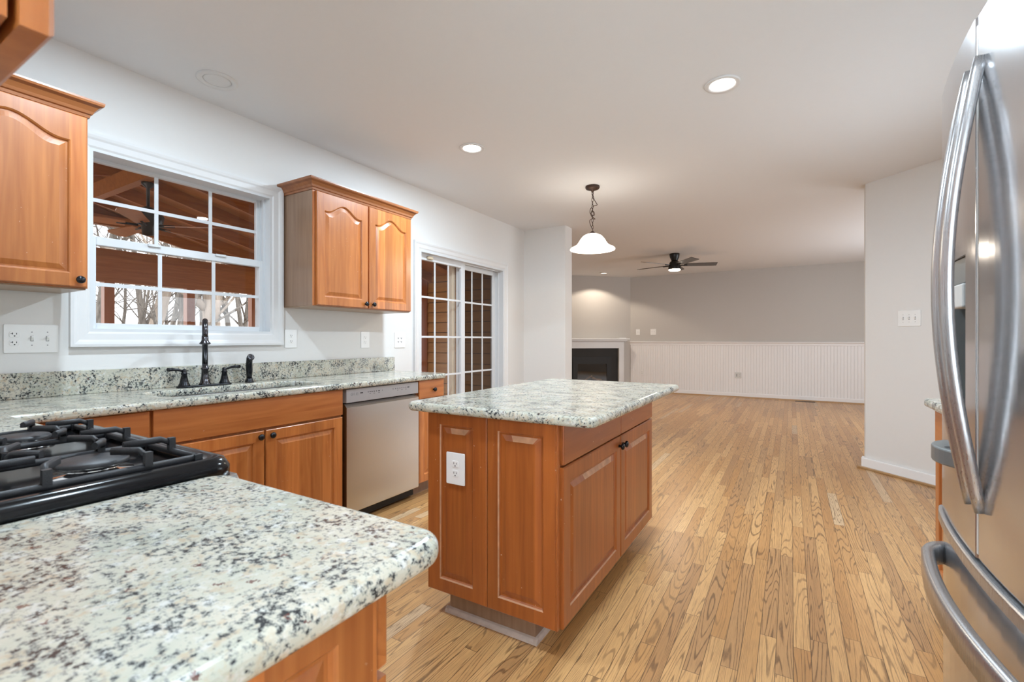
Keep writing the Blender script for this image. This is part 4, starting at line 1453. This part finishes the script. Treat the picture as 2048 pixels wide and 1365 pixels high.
# ------------------------------------------------------------------ screened porch outside
t = thing('screened_porch', 'dark timber screened porch with gable roof outside the window', 'porch', (-2.2, 1.9, -0.1))
part('floor_boards', B().box(-4.35, -0.16, -1.45, 5.20, -0.16, -0.05), 'deck', t)
RY, RZ, SL = 1.9, 2.86, 0.23
b = B()
for s_ in (1, -1):
    e = RY + s_ * 3.42
    if s_ > 0:
        e = 5.28
    zz = RZ - SL * abs(e - RY)
    b.prism([(RY, RZ), (e, zz), (e, zz + 0.05), (RY, RZ + 0.05)], -4.5, -0.16, 'X')
part('roof_boards', b, 'deck', t)
for k in range(8):
    x = -4.25 + k * 0.56
    for s_ in (1, -1):
        e = 5.15 if s_ > 0 else RY - 3.3
        zz = RZ - SL * abs(e - RY)
        b = B().prism([(RY, RZ - 0.001), (e, zz - 0.001), (e, zz - 0.13), (RY, RZ - 0.13)], x - 0.02, x + 0.02, 'X')
        part('rafter', b, 'beam', t)
part('ridge_beam', B().box(-4.3, -0.16, RY - 0.035, RY + 0.035, RZ - 0.28, RZ - 0.132), 'beam', t)
part('tie_beam', B().box(-4.23, -4.15, 0.6, 3.1, 2.555, 2.675), 'beam', t)
part('header_beam', B().box(-4.25, -4.15, -1.4, 5.15, 1.87, 2.27), 'beam', t)
part('header_beam', B().box(-4.15, -1.62, 5.05, 5.15, 1.75, 2.06), 'beam', t)
for yy in (-0.37, 0.54, 1.46, 2.38, 3.28, 4.18, 5.10):
    part('post', B().box(-4.25, -4.15, yy - 0.05, yy + 0.05, -0.05, 1.869), 'post', t)
for xx in (-3.2, -2.25, -1.67):
    part('post', B().box(xx - 0.05, xx + 0.05, 5.05, 5.15, -0.05, 1.749), 'post', t)
part('railing', B().box(-4.22, -4.18, -1.4, 5.05, 0.80, 0.86).box(-4.15, -1.7, 5.08, 5.12, 0.80, 0.86), 'post', t)
# lapped cedar siding on the house wall that closes the porch's far end
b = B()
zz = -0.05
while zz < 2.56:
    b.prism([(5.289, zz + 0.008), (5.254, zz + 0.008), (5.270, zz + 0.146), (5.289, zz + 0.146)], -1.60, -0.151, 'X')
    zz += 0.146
struct('trim_5', two(b, B().box(-1.60, -0.151, 5.284, 5.2895, -0.05, 2.56)), ('siding', 'vent'))  # dark sheet behind the board gaps stands in for the shadow under the laps
struct('trim_6', B().box(-1.70, -1.602, 5.24, 5.33, -0.05, 2.2, 0.003).box(-0.24, -0.152, 5.235, 5.261, -0.05, 2.2, 0.003), 'post')

t = thing('porch_fan', 'wood-bladed ceiling fan hanging in the porch beyond the window', 'ceiling fan', (-2.0, 1.94, RZ - 0.28))
part('downrod', B().lathe((-2.0, 1.94, RZ - 0.281), (0, 0, -1), [(0.05, 0), (0.05, 0.02), (0.014, 0.05), (0.012, 0.24)], 14), 'fan_black', t)
part('motor', B().lathe((-2.0, 1.94, 2.36), (0, 0, -1), [(0.03, 0), (0.09, 0.03), (0.12, 0.08), (0.11, 0.14), (0.05, 0.17), (0.045, 0.25), (0.0, 0.26)], 24, cap=False), 'fan_black', t)
for k in range(5):
    a = math.radians(38 + 72 * k)
    dv = Vector((math.cos(a), math.sin(a), 0))
    sv = Vector((-dv.y, dv.x, 0))
    tl = sv * 0.976 + Vector((0, 0, 0.216))
    nv = dv.cross(tl).normalized()
    c = Vector((-2.0, 1.94, 2.19))
    bm = bmesh.new()
    prof = [(0.16, -0.05), (0.60, -0.075), (0.655, -0.05), (0.655, 0.05), (0.60, 0.075), (0.16, 0.05)]
    lo_ = [bm.verts.new(c + dv * r + tl * s_ - nv * 0.004) for r, s_ in prof]
    hi_ = [bm.verts.new(c + dv * r + tl * s_ + nv * 0.004) for r, s_ in prof]
    bm.faces.new(lo_)
    bm.faces.new(hi_)
    for i in range(6):
        bm.faces.new((lo_[i], lo_[(i + 1) % 6], hi_[(i + 1) % 6], hi_[i]))
    bmesh.ops.recalc_face_normals(bm, faces=bm.faces)
    bl = part('blade', B().merge(bm), 'beam', t)
    sub('blade_arm', B().tube([c + dv * 0.07, c + dv * 0.22], 0.012, 6), 'fan_black', bl, t)

# ------------------------------------------------------------------ winter trees and ground
struct('ground', B().box(-90, -4.6, -40, 90, -1.7, -1.5), 'ground')


def tree(label, x, y, r, h, lean, mat, seed, group=None, density=1.0):
    rd = random.Random(seed)
    b = B()

    def limb(p, dv, r0, length, depth):
        n = 6
        pts, rad = [p.copy()], [r0]
        q_ = p.copy()
        dd = dv.copy()
        for i in range(n):
            dd = (dd + Vector((rd.uniform(-1, 1), rd.uniform(-1, 1), rd.uniform(-0.4, 0.7))) * 0.13 * (1 + depth * 0.5)).normalized()
            q_ = q_ + dd * length / n
            pts.append(q_.copy())
            rad.append(max(0.004, r0 * (1 - 0.75 * (i + 1) / n)))
        b.tube(pts, rad, 7 if depth == 0 else 5 if depth == 1 else 4)
        if depth < 3:
            kids = int([9, 6, 4][depth] * density)
            for k in range(kids):
                i = rd.randint(1 if depth else 2, n - 1)
                a = rd.uniform(0, 2 * PI)
                base = (pts[i + 1] - pts[i]).normalized()
                side = Vector((math.cos(a), math.sin(a), rd.uniform(-0.2, 0.6)))
                nd_ = (base * rd.uniform(0.3, 0.9) + side * rd.uniform(0.5, 1.0)).normalized()
                limb(pts[i], nd_, rad[i] * rd.uniform(0.35, 0.65), length * rd.uniform(0.28, 0.55), depth + 1)
    limb(Vector((x, y, -1.52)), Vector((lean[0], lean[1], 1)).normalized(), r, h, 0)
    t = thing('bare_tree', label, 'tree', (x, y, -1.5), group)
    part('trunk_and_branches', b, mat, t)


def at(u, fwd):
    a = (u - 1024) / 936.0
    return 2.98 + fwd * (-0.5128 + 0.8585 * a), fwd * (0.8585 + 0.5128 * a)


NEAR = [
    ('grey tree trunk left of the first porch post, seen through the lower sash', 190, 12.0, 0.16, 9, (0.02, -0.03), 'bark', 1),
    ('thick pale trunk just right of the left porch post in the window', 236, 11.0, 0.19, 10, (0.03, 0.05), 'bark_pale', 2),
    ('slanting forked tree leaning right behind the window grille', 250, 9.5, 0.10, 8, (0.10, 0.28), 'bark', 3),
    ('slender dark tree in the middle lower pane of the window', 322, 13.0, 0.11, 9, (0.0, 0.06), 'bark', 4),
    ('crooked grey tree left of the middle porch post in the window', 349, 12.0, 0.17, 10, (-0.02, -0.05), 'bark', 5),
    ('broad mottled trunk just right of the middle porch post in the window', 405, 11.0, 0.24, 10, (0.0, 0.02), 'bark_pale', 6),
    ('straight tan trunk in the right lower pane of the window', 458, 14.0, 0.15, 10, (0.02, 0.0), 'bark_pale', 7),
]
for lab, u, fw, r, h, ln, mt, sd in NEAR:
    px, py = at(u, fw)
    tree(lab, px, py, r, h, ln, mt, sd)
rr_ = random.Random(11)
for k in range(16):
    u = 195 + k * 21 + rr_.uniform(-8, 8)
    px, py = at(u, rr_.uniform(19, 30))
    tree('bare winter tree in the distant woods outside the kitchen window', px, py, rr_.uniform(0.08, 0.15), rr_.uniform(9, 12), (rr_.uniform(-0.1, 0.1), rr_.uniform(-0.1, 0.1)), 'bark', 50 + k, 'trees in the distant woods', 0.9)
for k, (u, fw) in enumerate(((834, 12.0), (842, 16.0))):
    px, py = at(u, fw)
    tree(('bare tree outside at the left edge of the patio door', 'thinner bare tree farther off beyond the patio door')[k], px, py, 0.13 - 0.04 * k, 9, (0.03, 0.02), 'bark', 80 + k)

finish()
